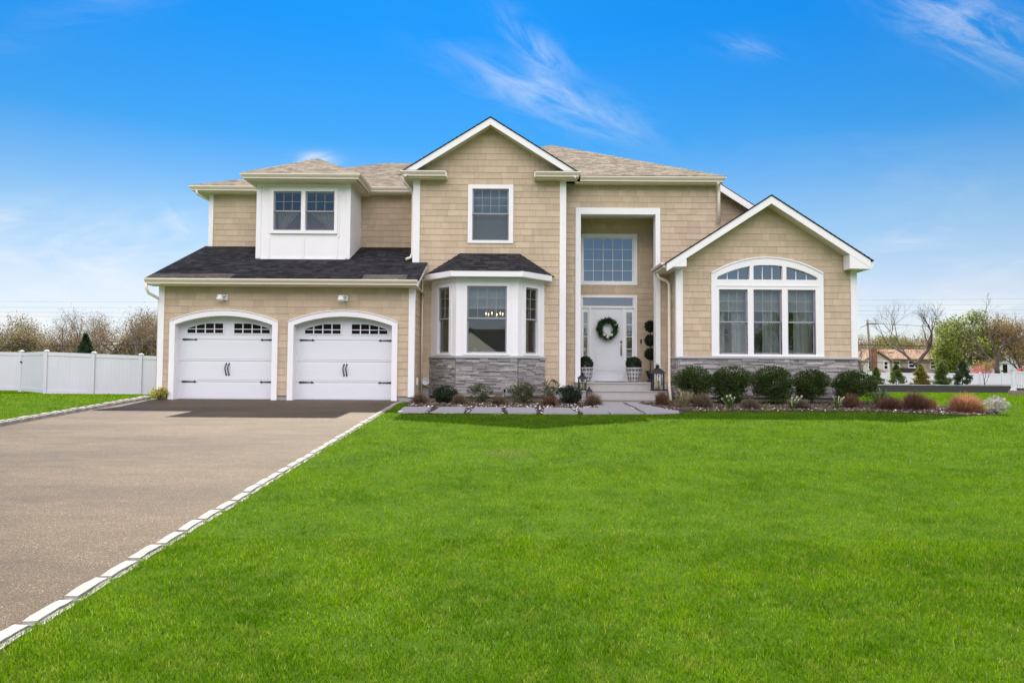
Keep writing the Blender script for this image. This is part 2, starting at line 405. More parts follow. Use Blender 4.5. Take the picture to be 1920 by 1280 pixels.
GUT = [(0, 0), (.060, 0), (.066, .045), (.085, .055), (.112, .095), (.122, .100), (.122, .130), (.112, .130), (.108, .122), (0, .122)]


# ------------------------------------------------------------------ terrain
def gz(x, y):
    if y < 17.3: return -.0335 * (17.3 - max(y, -6.0))
    if y < 19: return 0.0
    t = min(1, max(0, (x + 4) / 8)); t = t * t * (3 - 2 * t)
    return -(.037 * (min(y, 30) - 19) * (1 - t) + .0205 * (min(y, 62) - 19) * t)
xs = sorted(set([-900, -500, -250, -150, -100, -70, -50] + list(range(-40, 41, 2)) + [46, 55, 70, 100, 150, 250, 500, 900]))
ys = sorted(set([-400, -200, -100, -60, -40, -25, -15, -10, -6] + list(range(-5, 17, 1)) + [17.3, 18, 19] + list(range(20, 64, 2)) + [70, 80, 100, 130, 180, 250, 400, 700, 1400]))
mb = MB(); nx = len(xs)
mb.add([(x, y, gz(x, y)) for y in ys for x in xs], [(j * nx + i, j * nx + i + 1, (j + 1) * nx + i + 1, (j + 1) * nx + i) for j in range(len(ys) - 1) for i in range(nx - 1)], smooth=True)
M['lawn_base'] = mat('lawn_base', (.050, .105, .006), .95, noise=(1.5, .14, 7, .12), bump=(60, .8, .03), spec=.05)
kind(mb.build('ground', 'lawn_base'), 'structure')

def kx(y): return -2.79 + (16.74 - y) * .0304          # right edge of the drive
def klx(y): return -9.18 + (17.2 - y) * .106 if y > 5 else -9.18 + 12.2 * .106 - (5 - y) * .1   # left edge
def asphalt_mat():
    m = bpy.data.materials.new('asphalt'); m.use_nodes = True; t = m.node_tree; t.nodes.clear(); N = NT(t)
    o = N.n('ShaderNodeTexCoord'); P = o.outputs['Object']
    big = N.n('ShaderNodeTexNoise', {'Vector': N.n('ShaderNodeMapping', {0: P, 3: (.35, .9, 1)}).outputs[0], 'Scale': .8, 'Detail': 6, 'Roughness': .6})
    vo = N.n('ShaderNodeTexVoronoi', {'Vector': P, 'Scale': 190})
    mid = N.n('ShaderNodeTexNoise', {'Vector': N.n('ShaderNodeMapping', {0: P, 3: (.6, 1.3, 1)}).outputs[0], 'Scale': 3.2, 'Detail': 7, 'Roughness': .7})
    gr = N.n('ShaderNodeTexNoise', {'Vector': P, 'Scale': 75, 'Detail': 3, 'Roughness': .8})
    wn = N.n('ShaderNodeSeparateColor', {0: vo.outputs['Color']}).outputs[0]
    c = N.mix(N.sstep(wn, .15, .95), (.052, .037, .022), (.126, .092, .054))
    c = N.mix(N.sstep(wn, .975, .995), c, (.34, .29, .23))
    h = N.n('ShaderNodeHueSaturation', {'Color': c, 'Value': N.m('MULTIPLY', N.m('ADD', N.m('ADD', N.m('MULTIPLY', N.sstep(big.outputs[0], .32, .68), .42), N.m('MULTIPLY', mid.outputs[0], 1.1)), .16), N.m('ADD', N.m('MULTIPLY', gr.outputs[0], 1.5), .25))})
    bp = N.n('ShaderNodeBump', {'Strength': .7, 'Distance': .004, 'Height': N.m('ADD', vo.outputs['Distance'], N.m('MULTIPLY', gr.outputs[0], .8))})
    b_ = N.n('ShaderNodeBsdfPrincipled', {'Base Color': h.outputs[0], 'Roughness': .7, 'Specular IOR Level': .25, 'Normal': bp.outputs[0]})
    N.n('ShaderNodeOutputMaterial', {0: b_.outputs[0]}); return m
M['asphalt'] = asphalt_mat()
mb = MB(); yl = [-14, -6] + [y * 1.0 for y in range(-5, 18)] + [17.3, 17.62]
for y0, y1 in zip(yl, yl[1:]):
    cl_ = lambda y: max(klx(y), -9.18) if y > 17 else klx(y)
    mb.add([(cl_(y0), y0, gz(0, y0) + .006), (kx(y0), y0, gz(0, y0) + .006), (kx(y1), y1, gz(0, y1) + .006), (cl_(y1), y1, gz(0, y1) + .006)], ((0, 1, 2, 3),))
kind(mb.build('driveway', 'asphalt'), 'structure')
mb = MB(); mb.add([(-900, -22, -.775), (900, -22, -.775), (900, -14, -.775), (-900, -14, -.775)], ((0, 1, 2, 3),))
kind(mb.build('street', 'asphalt'), 'structure')

BED_L = [(-2.55, 17.25), (-2.45, 15.75), (-1.2, 15.7), (1.0, 15.9), (1.75, 16.4), (1.75, 18.9), (-2.6, 18.9)]
WALK = [(-2.47, 15.75), (-2.30, 14.02), (.9, 14.15), (3.55, 14.3), (3.75, 14.75), (3.1, 16.9), (1.75, 16.9), (1.0, 15.9), (-1.2, 15.7)]
BED_R = [(3.1, 17.0), (3.75, 14.9), (4.3, 14.95), (6.0, 15.1), (7.7, 15.2), (8.6, 14.85), (9.5, 14.4), (10.3, 14.6), (10.75, 15.5), (10.5, 16.6), (9.9, 17.6), (9.3, 18.6), (4.3, 19.0)]
def inside(poly, X_, Y_):
    r = np.zeros(X_.shape, bool); n = len(poly)
    for i in range(n):
        (x0, y0), (x1, y1) = poly[i], poly[(i + 1) % n]
        if y0 == y1: continue
        c = ((y0 > Y_) != (y1 > Y_)) & (X_ < (x1 - x0) * (Y_ - y0) / (y1 - y0) + x0); r ^= c
    return r
def sheet(poly, dz, name, m):
    mb = MB(); mb.add([(x, y, gz(x, y) + dz) for x, y in poly], (tuple(range(len(poly))),)); 
    bm = bmesh.new(); o = mb.build(name, m); bm.from_mesh(o.data); bmesh.ops.triangulate(bm, faces=bm.faces); bm.to_mesh(o.data); bm.free(); return o
kind(sheet(BED_L, .012, 'garden_bed', 'soil'), 'structure'); kind(sheet(BED_R, .012, 'garden_bed', 'soil'), 'structure'); kind(sheet(WALK, .010, 'path_bed', 'soil'), 'structure')

def scatter_chips(name, poly, n, size, m, seed, extra=None, dz=.016):
    rng = np.random.default_rng(seed); P = np.array(poly); lo, hi = P.min(0), P.max(0)
    X_ = rng.uniform(lo[0], hi[0], n * 3); Y_ = rng.uniform(lo[1], hi[1], n * 3); k = inside(poly, X_, Y_)
    if extra is not None: k &= extra(X_, Y_)
    X_, Y_ = X_[k][:n], Y_[k][:n]; mb = MB(); r = random.Random(seed)
    for x, y in zip(X_, Y_):
        s_ = r.uniform(*size); z = gz(x, y) + dz; an = r.random() * 6.28
        pts = []
        for j in range(5):
            q = s_ * r.uniform(.7, 1.2); pts.append((x + q * math.cos(an + j * 1.257), y + .8 * q * math.sin(an + j * 1.257), z))
        mb.add(pts + [(x + r.uniform(-.3, .3) * s_, y, z + s_ * r.uniform(.5, 1.0))], [(i, (i + 1) % 5, 5) for i in range(5)])
    return kind(mb.build(name, m), 'stuff')


# ------------------------------------------------------------------ grass blades
def vnoise(x, y, sc, seed):
    g = np.random.default_rng(seed).random((128, 128)); u, v = x * sc, y * sc
    i, j = np.floor(u).astype(int), np.floor(v).astype(int); fu, fv = u - i, v - j
    fu, fv = fu * fu * (3 - 2 * fu), fv * fv * (3 - 2 * fv); q = lambda p, r: g[p % 128, r % 128]
    return (q(i, j) * (1 - fu) + q(i + 1, j) * fu) * (1 - fv) + (q(i, j + 1) * (1 - fu) + q(i + 1, j + 1) * fu) * fv
def gz_np(x, y):
    t = np.clip((x + 4) / 8, 0, 1); t = t * t * (3 - 2 * t)
    back_ = -(.037 * (np.minimum(y, 30) - 19) * (1 - t) + .0205 * (np.minimum(y, 62) - 19) * t)
    return np.where(y < 17.3, -.0335 * (17.3 - np.maximum(y, -6)), np.where(y < 19, 0, back_))
def lawn_mask(x, y):
    kxx = -2.79 + (16.74 - y) * .0304; kll = np.where(y > 5, -9.18 + (17.2 - y) * .106, -9.18 + 12.2 * .106 - (5 - y) * .1)
    m = ((x > kxx + .038) & (y < 17.0)) | ((x < kll - .075) & (y < 17.3)) | ((y >= 17.0) & ((x < -9.25) | (x > 9.2)))
    for p in (BED_L, WALK, BED_R): m &= ~inside(p, x, y)
    return m & (y < 44.9)
GV, GF, GT = [], [], []
rg = np.random.default_rng(5); base_i = 0
for (y0, y1, den, wd, ht, full) in ((1.0, 3.2, 15000, .0029, .027, 1), (3.2, 5, 9000, .0036, .027, 1), (5, 8, 4200, .0052, .027, 0), (8, 12, 2000, .0075, .028, 0), (12, 17, 1000, .0105, .030, 0), (17, 25, 420, .017, .034, 0), (25, 45, 130, .032, .04, 0)):
    hw = 1.0 * y1 + 2; n = int((y1 - y0) * 2 * hw * den)
    x = rg.uniform(-hw, hw, n); y = rg.uniform(y0, y1, n)
    k = lawn_mask(x, y) & (np.abs(x) < .95 * y + 2.0)
    dn = vnoise(x, y, 2.2, 1) * .4 + vnoise(x, y, 8.0, 2) * .6
    k &= rg.random(n) < .55 + .6 * dn
    x, y, dn = x[k], y[k], dn[k]; n = len(x); z = gz_np(x, y)
    h = ht * rg.uniform(.55, 1.3, n) * (.6 + .75 * dn); th = rg.uniform(0, 2 * np.pi, n)
    wx, wy = np.cos(th) * wd / 2, np.sin(th) * wd / 2
    la = rg.uniform(0, 2 * np.pi, n); lean = h * rg.uniform(.1, .95, n)
    lx, ly = np.cos(la) * lean, np.sin(la) * lean
    if full:
        V = np.stack([np.stack([x - wx, y - wy, z], 1), np.stack([x + wx, y + wy, z], 1),
                      np.stack([x + .8 * wx + .35 * lx, y + .8 * wy + .35 * ly, z + .6 * h], 1), np.stack([x - .8 * wx + .35 * lx, y - .8 * wy + .35 * ly, z + .6 * h], 1),
                      np.stack([x + lx, y + ly, z + h], 1)], 1).reshape(-1, 3)
        b0 = base_i + 5 * np.arange(n)
        F_ = np.concatenate([np.stack([b0, b0 + 1, b0 + 2], 1), np.stack([b0, b0 + 2, b0 + 3], 1), np.stack([b0 + 3, b0 + 2, b0 + 4], 1)])
        base_i += 5 * n
    else:
        V = np.stack([np.stack([x - wx, y - wy, z], 1), np.stack([x + wx, y + wy, z], 1), np.stack([x + lx, y + ly, z + h], 1)], 1).reshape(-1, 3)
        b0 = base_i + 3 * np.arange(n); F_ = np.stack([b0, b0 + 1, b0 + 2], 1); base_i += 3 * n
    GV.append(V); GF.append(F_)
V = np.concatenate(GV).astype(np.float32); F_ = np.concatenate(GF).astype(np.int32)
me = bpy.data.meshes.new('lawn_grass'); me.vertices.add(len(V)); me.vertices.foreach_set('co', V.ravel())
me.loops.add(F_.size); me.loops.foreach_set('vertex_index', F_.ravel()); me.polygons.add(len(F_))
me.polygons.foreach_set('loop_start', np.arange(0, F_.size, 3, dtype=np.int32)); me.update(calc_edges=True)
def grass_mat():
    m = bpy.data.materials.new('grass_blade'); m.use_nodes = True; t = m.node_tree; t.nodes.clear(); N = NT(t)
    o = N.n('ShaderNodeTexCoord'); geo = N.n('ShaderNodeNewGeometry')
    n1_ = N.n('ShaderNodeTexNoise', {'Vector': o.outputs['Object'], 'Scale': 1.5, 'Detail': 7, 'Roughness': .7}).outputs[0]
    n2_ = N.n('ShaderNodeTexNoise', {'Vector': o.outputs['Object'], 'Scale': 7.0, 'Detail': 4, 'Roughness': .7}).outputs[0]
    rnd = geo.outputs['Random Per Island']
    c = N.mix(N.sstep(n1_, .33, .67), (.066, .172, .0005), (.150, .282, .002))
    c = N.mix(N.m('MULTIPLY', N.sstep(n2_, .46, .68), .75), c, (.215, .275, .028))
    n3_ = N.n('ShaderNodeTexNoise', {'Vector': o.outputs['Object'], 'Scale': 17.0, 'Detail': 3, 'Roughness': .6}).outputs[0]
    c = N.mix(N.m('MULTIPLY', N.sstep(n3_, .52, .72), .55), c, (.030, .095, .001))
    c = N.mix(N.m('MULTIPLY', N.sstep(rnd, .97, .99), .6), c, (.30, .29, .10))
    sx = N.n('ShaderNodeSeparateXYZ', {0: o.outputs['Object']}).outputs       # one dried patch in the lawn
    el = N.m('ADD', N.m('POWER', N.m('DIVIDE', N.m('ADD', sx[0], .03), .34), 2.0), N.m('POWER', N.m('DIVIDE', N.m('SUBTRACT', sx[1], 8.96), .42), 2.0))
    c = N.mix(N.m('MULTIPLY', N.m('SUBTRACT', 1.0, N.sstep(el, .5, 1.3)), .55), c, (.20, .22, .07))
    h = N.n('ShaderNodeHueSaturation', {'Color': c, 'Value': N.m('ADD', N.m('MULTIPLY', rnd, .75), .6)})
    d = N.n('ShaderNodeBsdfPrincipled', {'Base Color': h.outputs[0], 'Roughness': .6, 'Specular IOR Level': .05}); tr = N.n('ShaderNodeBsdfTranslucent', {0: h.outputs[0]})
    N.n('ShaderNodeOutputMaterial', {0: N.n('ShaderNodeMixShader', {0: .5, 1: d.outputs[0], 2: tr.outputs[0]}).outputs[0]}); return m
me.materials.append(grass_mat()); go = bpy.data.objects.new('lawn_grass', me); COL.objects.link(go); kind(go, 'stuff')
go['label'] = 'short bright green mown grass of the front lawn'; go['category'] = 'grass'


# ================================================================== HOUSE
H = thing('house', 'two storey tan shingled house with two white arched garage doors and tall entry', 'house', (0, 18.5, 0))
def FY(y): return Fr((0, y, 0), (1, 0, 0), (0, -1, 0))           # wall facing the lawn
def FXr(x): return Fr((x, 0, 0), (0, 1, 0), (1, 0, 0))           # wall facing right (a = world y)
def FXl(x): return Fr((x, 0, 0), (0, 1, 0), (-1, 0, 0))
def part(name, m, fn, parent=H):
    mb = MB(); fn(mb); return mb.build(name, m, parent)
def box_part(name, m, *bx, parent=H):
    for q in bx:
        mb = MB(); mb.box(*q); o = mb.build(name, m, parent)
    return o
arcx = lambda zs, rise: [zs + rise * i / 5 for i in range(6)]

# --- siding
G1, G2 = (-8.53, -6.07), (-5.53, -3.04)
gh = [arch_hole(x0 - .07, x1 + .07, -.1, 1.94, .25) for x0, x1 in (G1, G2)]
wall('siding', H, FY(17.3), -8.95, -2.5, .12, 2.93, gh, 1, extra=arcx(1.94, .25))
wall('siding', H, FXr(-2.5), lambda v: 17.3 + max(0, (v - 2.98) / .4217), 18.55, .12, 3.45, [], 2, extra=[2.98])
wall('siding', H, FXl(-8.95), lambda v: 17.3 + max(0, (v - 3.0) / .4217), 20.3, .12, 4.25, [], 3, extra=[3.0])
wall('siding', H, FXl(-9.03), 20.2, 28.0, .12, 6.0, [], 17)
wall('siding', H, FY(20.2), -9.03, -2.72, 4.05, 6.02, [], 4)
apx = -.62; gl_ = lambda v: max(-2.71, apx - (7.48 - v) / .627); gr_ = lambda v: min(1.44, apx + (7.48 - v) / .627)
bay_hole = (.2, 3.3, lambda v: -2.16, lambda v: .83)
wall('siding', H, FY(18.55), gl_, gr_, .33, 7.46, [rect_hole(-1.17, -.05, 4.29, 5.81), bay_hole], 5, extra=[6.13, 6.2])
wall('siding', H, FXl(-2.71), 18.55, 20.2, 2.6, 6.1, [], 6)
wall('siding', H, FY(19.0), 1.44, 5.82, .33, 6.04, [rect_hole(1.84, 4.06, -.1, 5.24)], 7)
wall('siding', H, FY(20.0), 5.7, lambda v: min(9.1, 5.84 + (6.36 - v) / .64), 3.0, 6.34, [], 8)
wall('siding', H, FXr(5.82), 19.0, 27.8, 3.0, 6.04, [], 9)
wg = lambda s: (lambda v: 6.77 + s * min(2.38, (5.27 - v) / .652))
wh = arch_hole(5.36, 8.19, 1.1, 3.43, .36)
wall('siding', H, FY(18.1), wg(-1), wg(1), 1.185, 5.25, [wh], 10, extra=arcx(3.43, .36) + [3.7])
wall('siding', H, FXl(4.38), 18.1, 19.0, .12, 3.6, [], 11)
wall('siding', H, FXr(9.14), 18.1, 27.5, .12, 3.62, [], 12)
wall('siding', H, FY(20.1), 1.6, 4.45, .48, 5.36, [rect_hole(2.02, 3.63, 3.36, 4.79), rect_hole(2.02, 3.63, .4, 2.97)], 13)
wall('siding', H, FXr(1.62), 19.12, 20.1, .48, 5.36, [], 14)
wall('siding', H, FXl(4.42), 19.12, 20.1, .48, 5.36, [], 15)
wall('siding', H, Fr((0, 28.0, 0), (1, 0, 0), (0, 1, 0)), -9.0, 9.14, .12, 6.0, [], 16)
# --- hidden structure inside: floors, ceilings, room walls
box_part('room_wall', 'room', (-2.6, 9.0, 22.2, 22.3, .4, 6.0), (-8.9, -2.6, 22.2, 22.3, 3.0, 6.0), (1.3, 1.4, 19.2, 22.2, .5, 3.1), (4.55, 4.65, 19.1, 22.2, .5, 3.6), (-2.6, 9.0, 18.7, 22.2, .3, .4))
box_part('room_wall', 'room', (-2.6, 1.3, 18.7, 22.2, 3.12, 3.3), (-8.9, 1.3, 20.4, 22.2, 6.05, 6.1), (4.65, 9.0, 18.3, 22.2, 3.95, 4.0))
# --- foundation
box_part('foundation', 'concrete', (-8.93, -8.58, 17.32, 17.6, -.15, .118), (-6.0, -5.6, 17.32, 17.6, -.15, .118), (-2.96, -2.52, 17.32, 17.6, -.15, .118), (-2.6, -2.52, 17.6, 18.5, -.15, .118))
box_part('foundation', 'concrete', (-2.69, 1.42, 18.58, 18.8, -.15, .328), (1.42, 1.8, 19.03, 19.3, -.15, .328), (4.05, 4.42, 19.03, 19.3, -.15, .328), (4.4, 9.12, 18.13, 18.4, -.15, .12), (9.0, 9.12, 18.4, 27.9, -.9, .12), (-8.93, -8.8, 17.6, 27.9, -.6, .118))

# --- corner trim
def trim(*b): return box_part('corner_trim', 'trim', b)
trim(-8.975, -8.83, 17.272, 17.42, .10, 2.90)
trim(-2.625, -2.47, 17.272, 17.42, .10, 2.90)
trim(-9.06, -8.925, 20.17, 20.3, 4.36, 6.0)
trim(-2.735, -2.545, 18.52, 18.66, 3.62, 6.0)
trim(1.285, 1.46, 18.52, 18.7, .33, 5.99)
trim(4.355, 4.53, 18.07, 18.22, 1.19, 3.56)
trim(8.995, 9.165, 18.07, 18.22, 1.19, 3.54)

# --- roofs
mb = MB(); roof_plane(mb, (-9.15, 16.9, 3.02), (-2.32, 16.9, 3.02), (-2.32, 20.22, 4.42), (-9.15, 20.22, 4.42), 20); RG = mb.build('roof', ['roof_dark', 'dark'], H)
mb = MB()
roof_plane(mb, (-9.5, 19.78, 6.13), (2.0, 19.78, 6.13), (2.0, 24.6, 8.28), (-4.67, 24.6, 8.28), 21)
roof_plane(mb, (-9.5, 29.4, 6.13), (-9.5, 19.78, 6.13), (-4.67, 24.6, 8.28), (-4.67, 24.6, 8.28), 22)
mb.build('roof', ['roof_tan', 'dark'], H)
mb = MB(); pk = (1.31, 23.22, 8.53)
roof_plane(mb, (-3.26, 18.64, 6.17), (5.89, 18.64, 6.17), pk, pk, 23)
roof_plane(mb, (5.89, 18.64, 6.17), (5.89, 27.8, 6.17), pk, pk, 24)
roof_plane(mb, (5.89, 27.8, 6.17), (-3.26, 27.8, 6.17), pk, pk, 25, e=.5)
mb.build('roof', ['roof_tan', 'dark'], H)
mb = MB()                                                          # front gable
roof_plane(mb, (-2.98, 22.0, 6.15), (-2.98, 18.18, 6.15), (apx, 18.18, 7.63), (apx, 22.0, 7.63), 26)
roof_plane(mb, (1.74, 18.18, 6.15), (1.74, 22.0, 6.15), (apx, 22.0, 7.63), (apx, 18.18, 7.63), 27)
mb.build('roof', ['roof_dark', 'dark'], H)
mb = MB()                                                          # right wing
roof_plane(mb, (3.90, 19.0, 3.55), (3.90, 17.68, 3.55), (6.77, 17.68, 5.42), (6.77, 19.0, 5.42), 28)
roof_plane(mb, (9.42, 17.68, 3.70), (9.42, 24.0, 3.70), (6.77, 24.0, 5.42), (6.77, 17.68, 5.42), 29)
mb.build('roof', ['roof_dark', 'dark'], H)
mb = MB(); dzp = 7.0                                               # dormer
roof_plane(mb, (-7.42, 18.33, 6.09), (-4.15, 18.33, 6.09), (-5.785, 19.97, dzp), (-5.785, 19.97, dzp), 30, e=.13)
roof_plane(mb, (-4.15, 18.33, 6.09), (-4.15, 22.2, 6.09), (-5.785, 22.2, dzp), (-5.785, 19.97, dzp), 31, e=.13)
roof_plane(mb, (-7.42, 22.2, 6.09), (-7.42, 18.33, 6.09), (-5.785, 19.97, dzp), (-5.785, 22.2, dzp), 32, e=.13)
mb.build('roof', ['roof_tan', 'dark'], H)
mb = MB()                                                          # bay roof
b0, b1, b2, b3 = (-2.42, 18.55, 3.345), (-1.55, 17.48, 3.345), (.22, 17.48, 3.345), (1.15, 18.55, 3.345)
t0, t1 = (-1.43, 18.55, 3.97), (.19, 18.55, 3.97)
roof_plane(mb, b1, b2, t1, t0, 33, e=.13); roof_plane(mb, b0, b1, t0, t0, 34, e=.13); roof_plane(mb, b2, b3, t1, t1, 35, e=.13)
mb.build('roof', ['roof_dark', 'dark'], H)
mb = MB()                                                          # little roofs on the gable returns
roof_plane(mb, (-3.0, 18.16, 6.14), (-1.80, 18.16, 6.14), (-1.80, 18.54, 6.245), (-3.0, 18.54, 6.245), 36, e=.1)
mb.build('roof', ['roof_dark', 'dark'], H); mb = MB(); roof_plane(mb, (.57, 18.16, 6.14), (1.78, 18.16, 6.14), (1.78, 18.54, 6.245), (.57, 18.54, 6.245), 37, e=.1)
mb.build('roof', ['roof_dark', 'dark'], H)
mb = MB()                                                          # lower side roof beyond the right gable
roof_plane(mb, (9.2, 19.7, 4.26), (9.2, 26, 4.26), (5.80, 26, 6.42), (5.80, 19.7, 6.42), 38)
mb.build('roof', ['roof_tan', 'dark'], H)

# --- rake boards and soffits of the gables
def rake(xa, za, xl, xr, sl, y0, y1, h, ywall):
    zl, zr = za - (xa - xl) * sl, za - (xr - xa) * sl
    F = Fr((0, y1, 0), (1, 0, 0), (0, -1, 0)); t = y1 - y0
    mb = MB()
    mb.fpoly(F, [(xl, zl - .004), (xl, zl - h), (xa, za - h), (xa, za - .004)], 0, t)
    mb.fpoly(F, [(xa + .0005, za - .004), (xa + .0005, za - h), (xr, zr - h), (xr, zr - .004)], 0, t)
    mb.build('rake_board', 'trim', H)
    mb = MB(); F2 = Fr((0, ywall, 0), (1, 0, 0), (0, -1, 0)); d = ywall - y1 - .002
    mb.fpoly(F2, [(xl + .03, zl - h + .06), (xl + .03, zl - h + .04), (xa, za - h + .02), (xa, za - h + .04)], .002, d)
    mb.fpoly(F2, [(xa + .0005, za - h + .04), (xa + .0005, za - h + .02), (xr - .03, zr - h + .04), (xr - .03, zr - h + .06)], .002, d)
    mb.build('soffit', 'soffit', H)
rake(apx, 7.62, -2.93, 1.69, .627, 18.20, 18.235, .20, 18.55)
rake(6.77, 5.40, 4.02, 9.34, .652, 17.70, 17.735, .205, 18.1)
def rk(mb):                                                          # single rakes
    F = Fr((0, 19.72, 0), (1, 0, 0), (0, -1, 0)); mb.fpoly(F, [(5.83, 6.37), (5.83, 6.17), (8.6, 4.40), (8.6, 4.60)], 0, .035)
part('rake_board', 'trim', rk)
def rk(mb):
    F = Fr((-2.345, 0, 0), (0, 1, 0), (1, 0, 0)); s = 1.4 / 3.32
    mb.fpoly(F, [(16.92, 3.0), (16.92, 2.87), (18.55, 3.0 + s * 1.63 - .14), (18.55, 3.0 + s * 1.63)], -.03, 0)
part('rake_board', 'trim', rk)
part('soffit', 'soffit', lambda mb: mb.box(-2.498, -2.38, 16.96, 18.54, 2.86, 2.875))
def rk(mb):
    F = Fr((-9.12, 0, 0), (0, 1, 0), (-1, 0, 0)); s = 1.4 / 3.32
    mb.fpoly(F, [(16.92, 3.0), (16.92, 2.87), (20.2, 3.0 + s * 3.28 - .14), (20.2, 3.0 + s * 3.28)], -.03, 0)
part('rake_board', 'trim', rk)
# boxed ends of the right wing's eaves
def bx(mb):
    F = FY(18.06)
    mb.fpoly(F, [(4.00, 3.50), (4.54, 3.53), (4.54, 3.74), (4.06, 3.42 + .17)], 0, .355)
part('eave_return', 'trim', bx)
def bx(mb):
    F = FY(18.06); mb.fpoly(F, [(8.80, 3.50), (9.36, 3.49), (9.36, 3.52), (9.30, 3.56), (8.80, 3.88)], 0, .355)
part('eave_return', 'trim', bx)
part('soffit', 'soffit', lambda mb: mb.box(3.99, 4.36, 17.74, 18.98, 3.485, 3.497))
part('soffit', 'soffit', lambda mb: mb.box(9.16, 9.34, 18.1, 24, 3.485, 3.497))

# --- gutters and soffits
def gutter(path): mb = MB(); mb.sweep(path, GUT); return mb.build('gutter', 'cream', H)
gutter([(-9.14, 16.97, 2.89), (-2.36, 16.97, 2.89)])
gutter([(-9.38, 28, 6.0), (-9.38, 19.9, 6.0), (-3.0, 19.9, 6.0)])
gutter([(-7.30, 20.3, 5.96), (-7.30, 18.45, 5.96), (-4.27, 18.45, 5.96), (-4.27, 20.3, 5.96)])
gutter([(1.86, 18.76, 6.03), (5.77, 18.76, 6.03), (5.77, 27, 6.03)])
gutter([(-2.92, 19.8, 6.01), (-2.92, 18.27, 6.01), (-1.82, 18.27, 6.01)])
gutter([(.60, 18.27, 6.01), (1.70, 18.27, 6.01), (1.70, 18.72, 6.01)])
gutter([(3.99, 18.97, 3.50), (3.99, 17.72, 3.50)])
gutter([(9.33, 17.72, 3.51), (9.33, 24, 3.51)])
def soffit(*bs):
    return box_part('soffit', 'soffit', *bs)
soffit((-9.12, -2.5, 16.968, 17.285, 2.862, 2.886))
soffit((-9.375, -2.74, 19.898, 20.185, 5.966, 5.996), (-9.375, -9.05, 20.185, 28, 5.966, 5.996))
soffit((-7.296, -4.274, 18.448, 20.18, 5.925, 5.956))
soffit((1.72, 5.768, 18.756, 18.985, 5.992, 6.026))
soffit((-2.916, -1.815, 18.266, 18.54, 5.972, 6.006), (.60, 1.696, 18.266, 18.54, 5.972, 6.006), (-2.916, -2.72, 18.54, 19.8, 5.972, 6.006))
# boxed gutter-return ends against the gable wall
box_part('eave_return', 'cream', (-1.818, -1.79, 18.16, 18.53, 5.985, 6.135), (.572, .598, 18.16, 18.53, 5.985, 6.135))

# --- downspouts
def spout(pts, r=.036):
    mb = MB(); mb.tube(pts, r, 8); return mb.build('downspout', 'cream', H)
spout([(-9.12, 16.93, 2.90), (-9.12, 16.95, 2.76), (-9.08, 17.0, 2.66), (-8.99, 17.32, 2.55), (-9.0, 17.36, 2.45), (-9.0, 17.36, .1)])
spout([(-2.97, 18.3, 6.02), (-2.97, 18.32, 5.93), (-2.93, 18.38, 5.84), (-2.80, 18.7, 5.74), (-2.77, 18.74, 5.62), (-2.77, 18.74, 4.0), (-2.80, 18.62, 3.86), (-2.9, 18.5, 3.80)])
spout([(-9.3, 19.85, 6.0), (-9.28, 19.9, 5.9), (-9.08, 20.3, 5.8), (-9.08, 20.32, 5.7), (-9.08, 20.32, 4.4)])
spout([(5.68, 18.72, 6.03), (5.70, 18.80, 5.98), (5.75, 18.92, 5.88), (5.76, 18.93, 5.75), (5.76, 18.93, 4.93)], .043)
spout([(4.0, 18.66, 3.52), (4.0, 18.66, 3.42), (4.02, 18.66, 3.36), (4.22, 18.6, 3.26), (4.29, 18.6, 3.18), (4.29, 18.6, 3.08), (4.29, 18.6, .55), (4.27, 18.5, .4), (4.20, 18.1, 0.0)], .042)
spout([(-2.44, 18.47, 3.25), (-2.44, 18.47, .1)], .022)

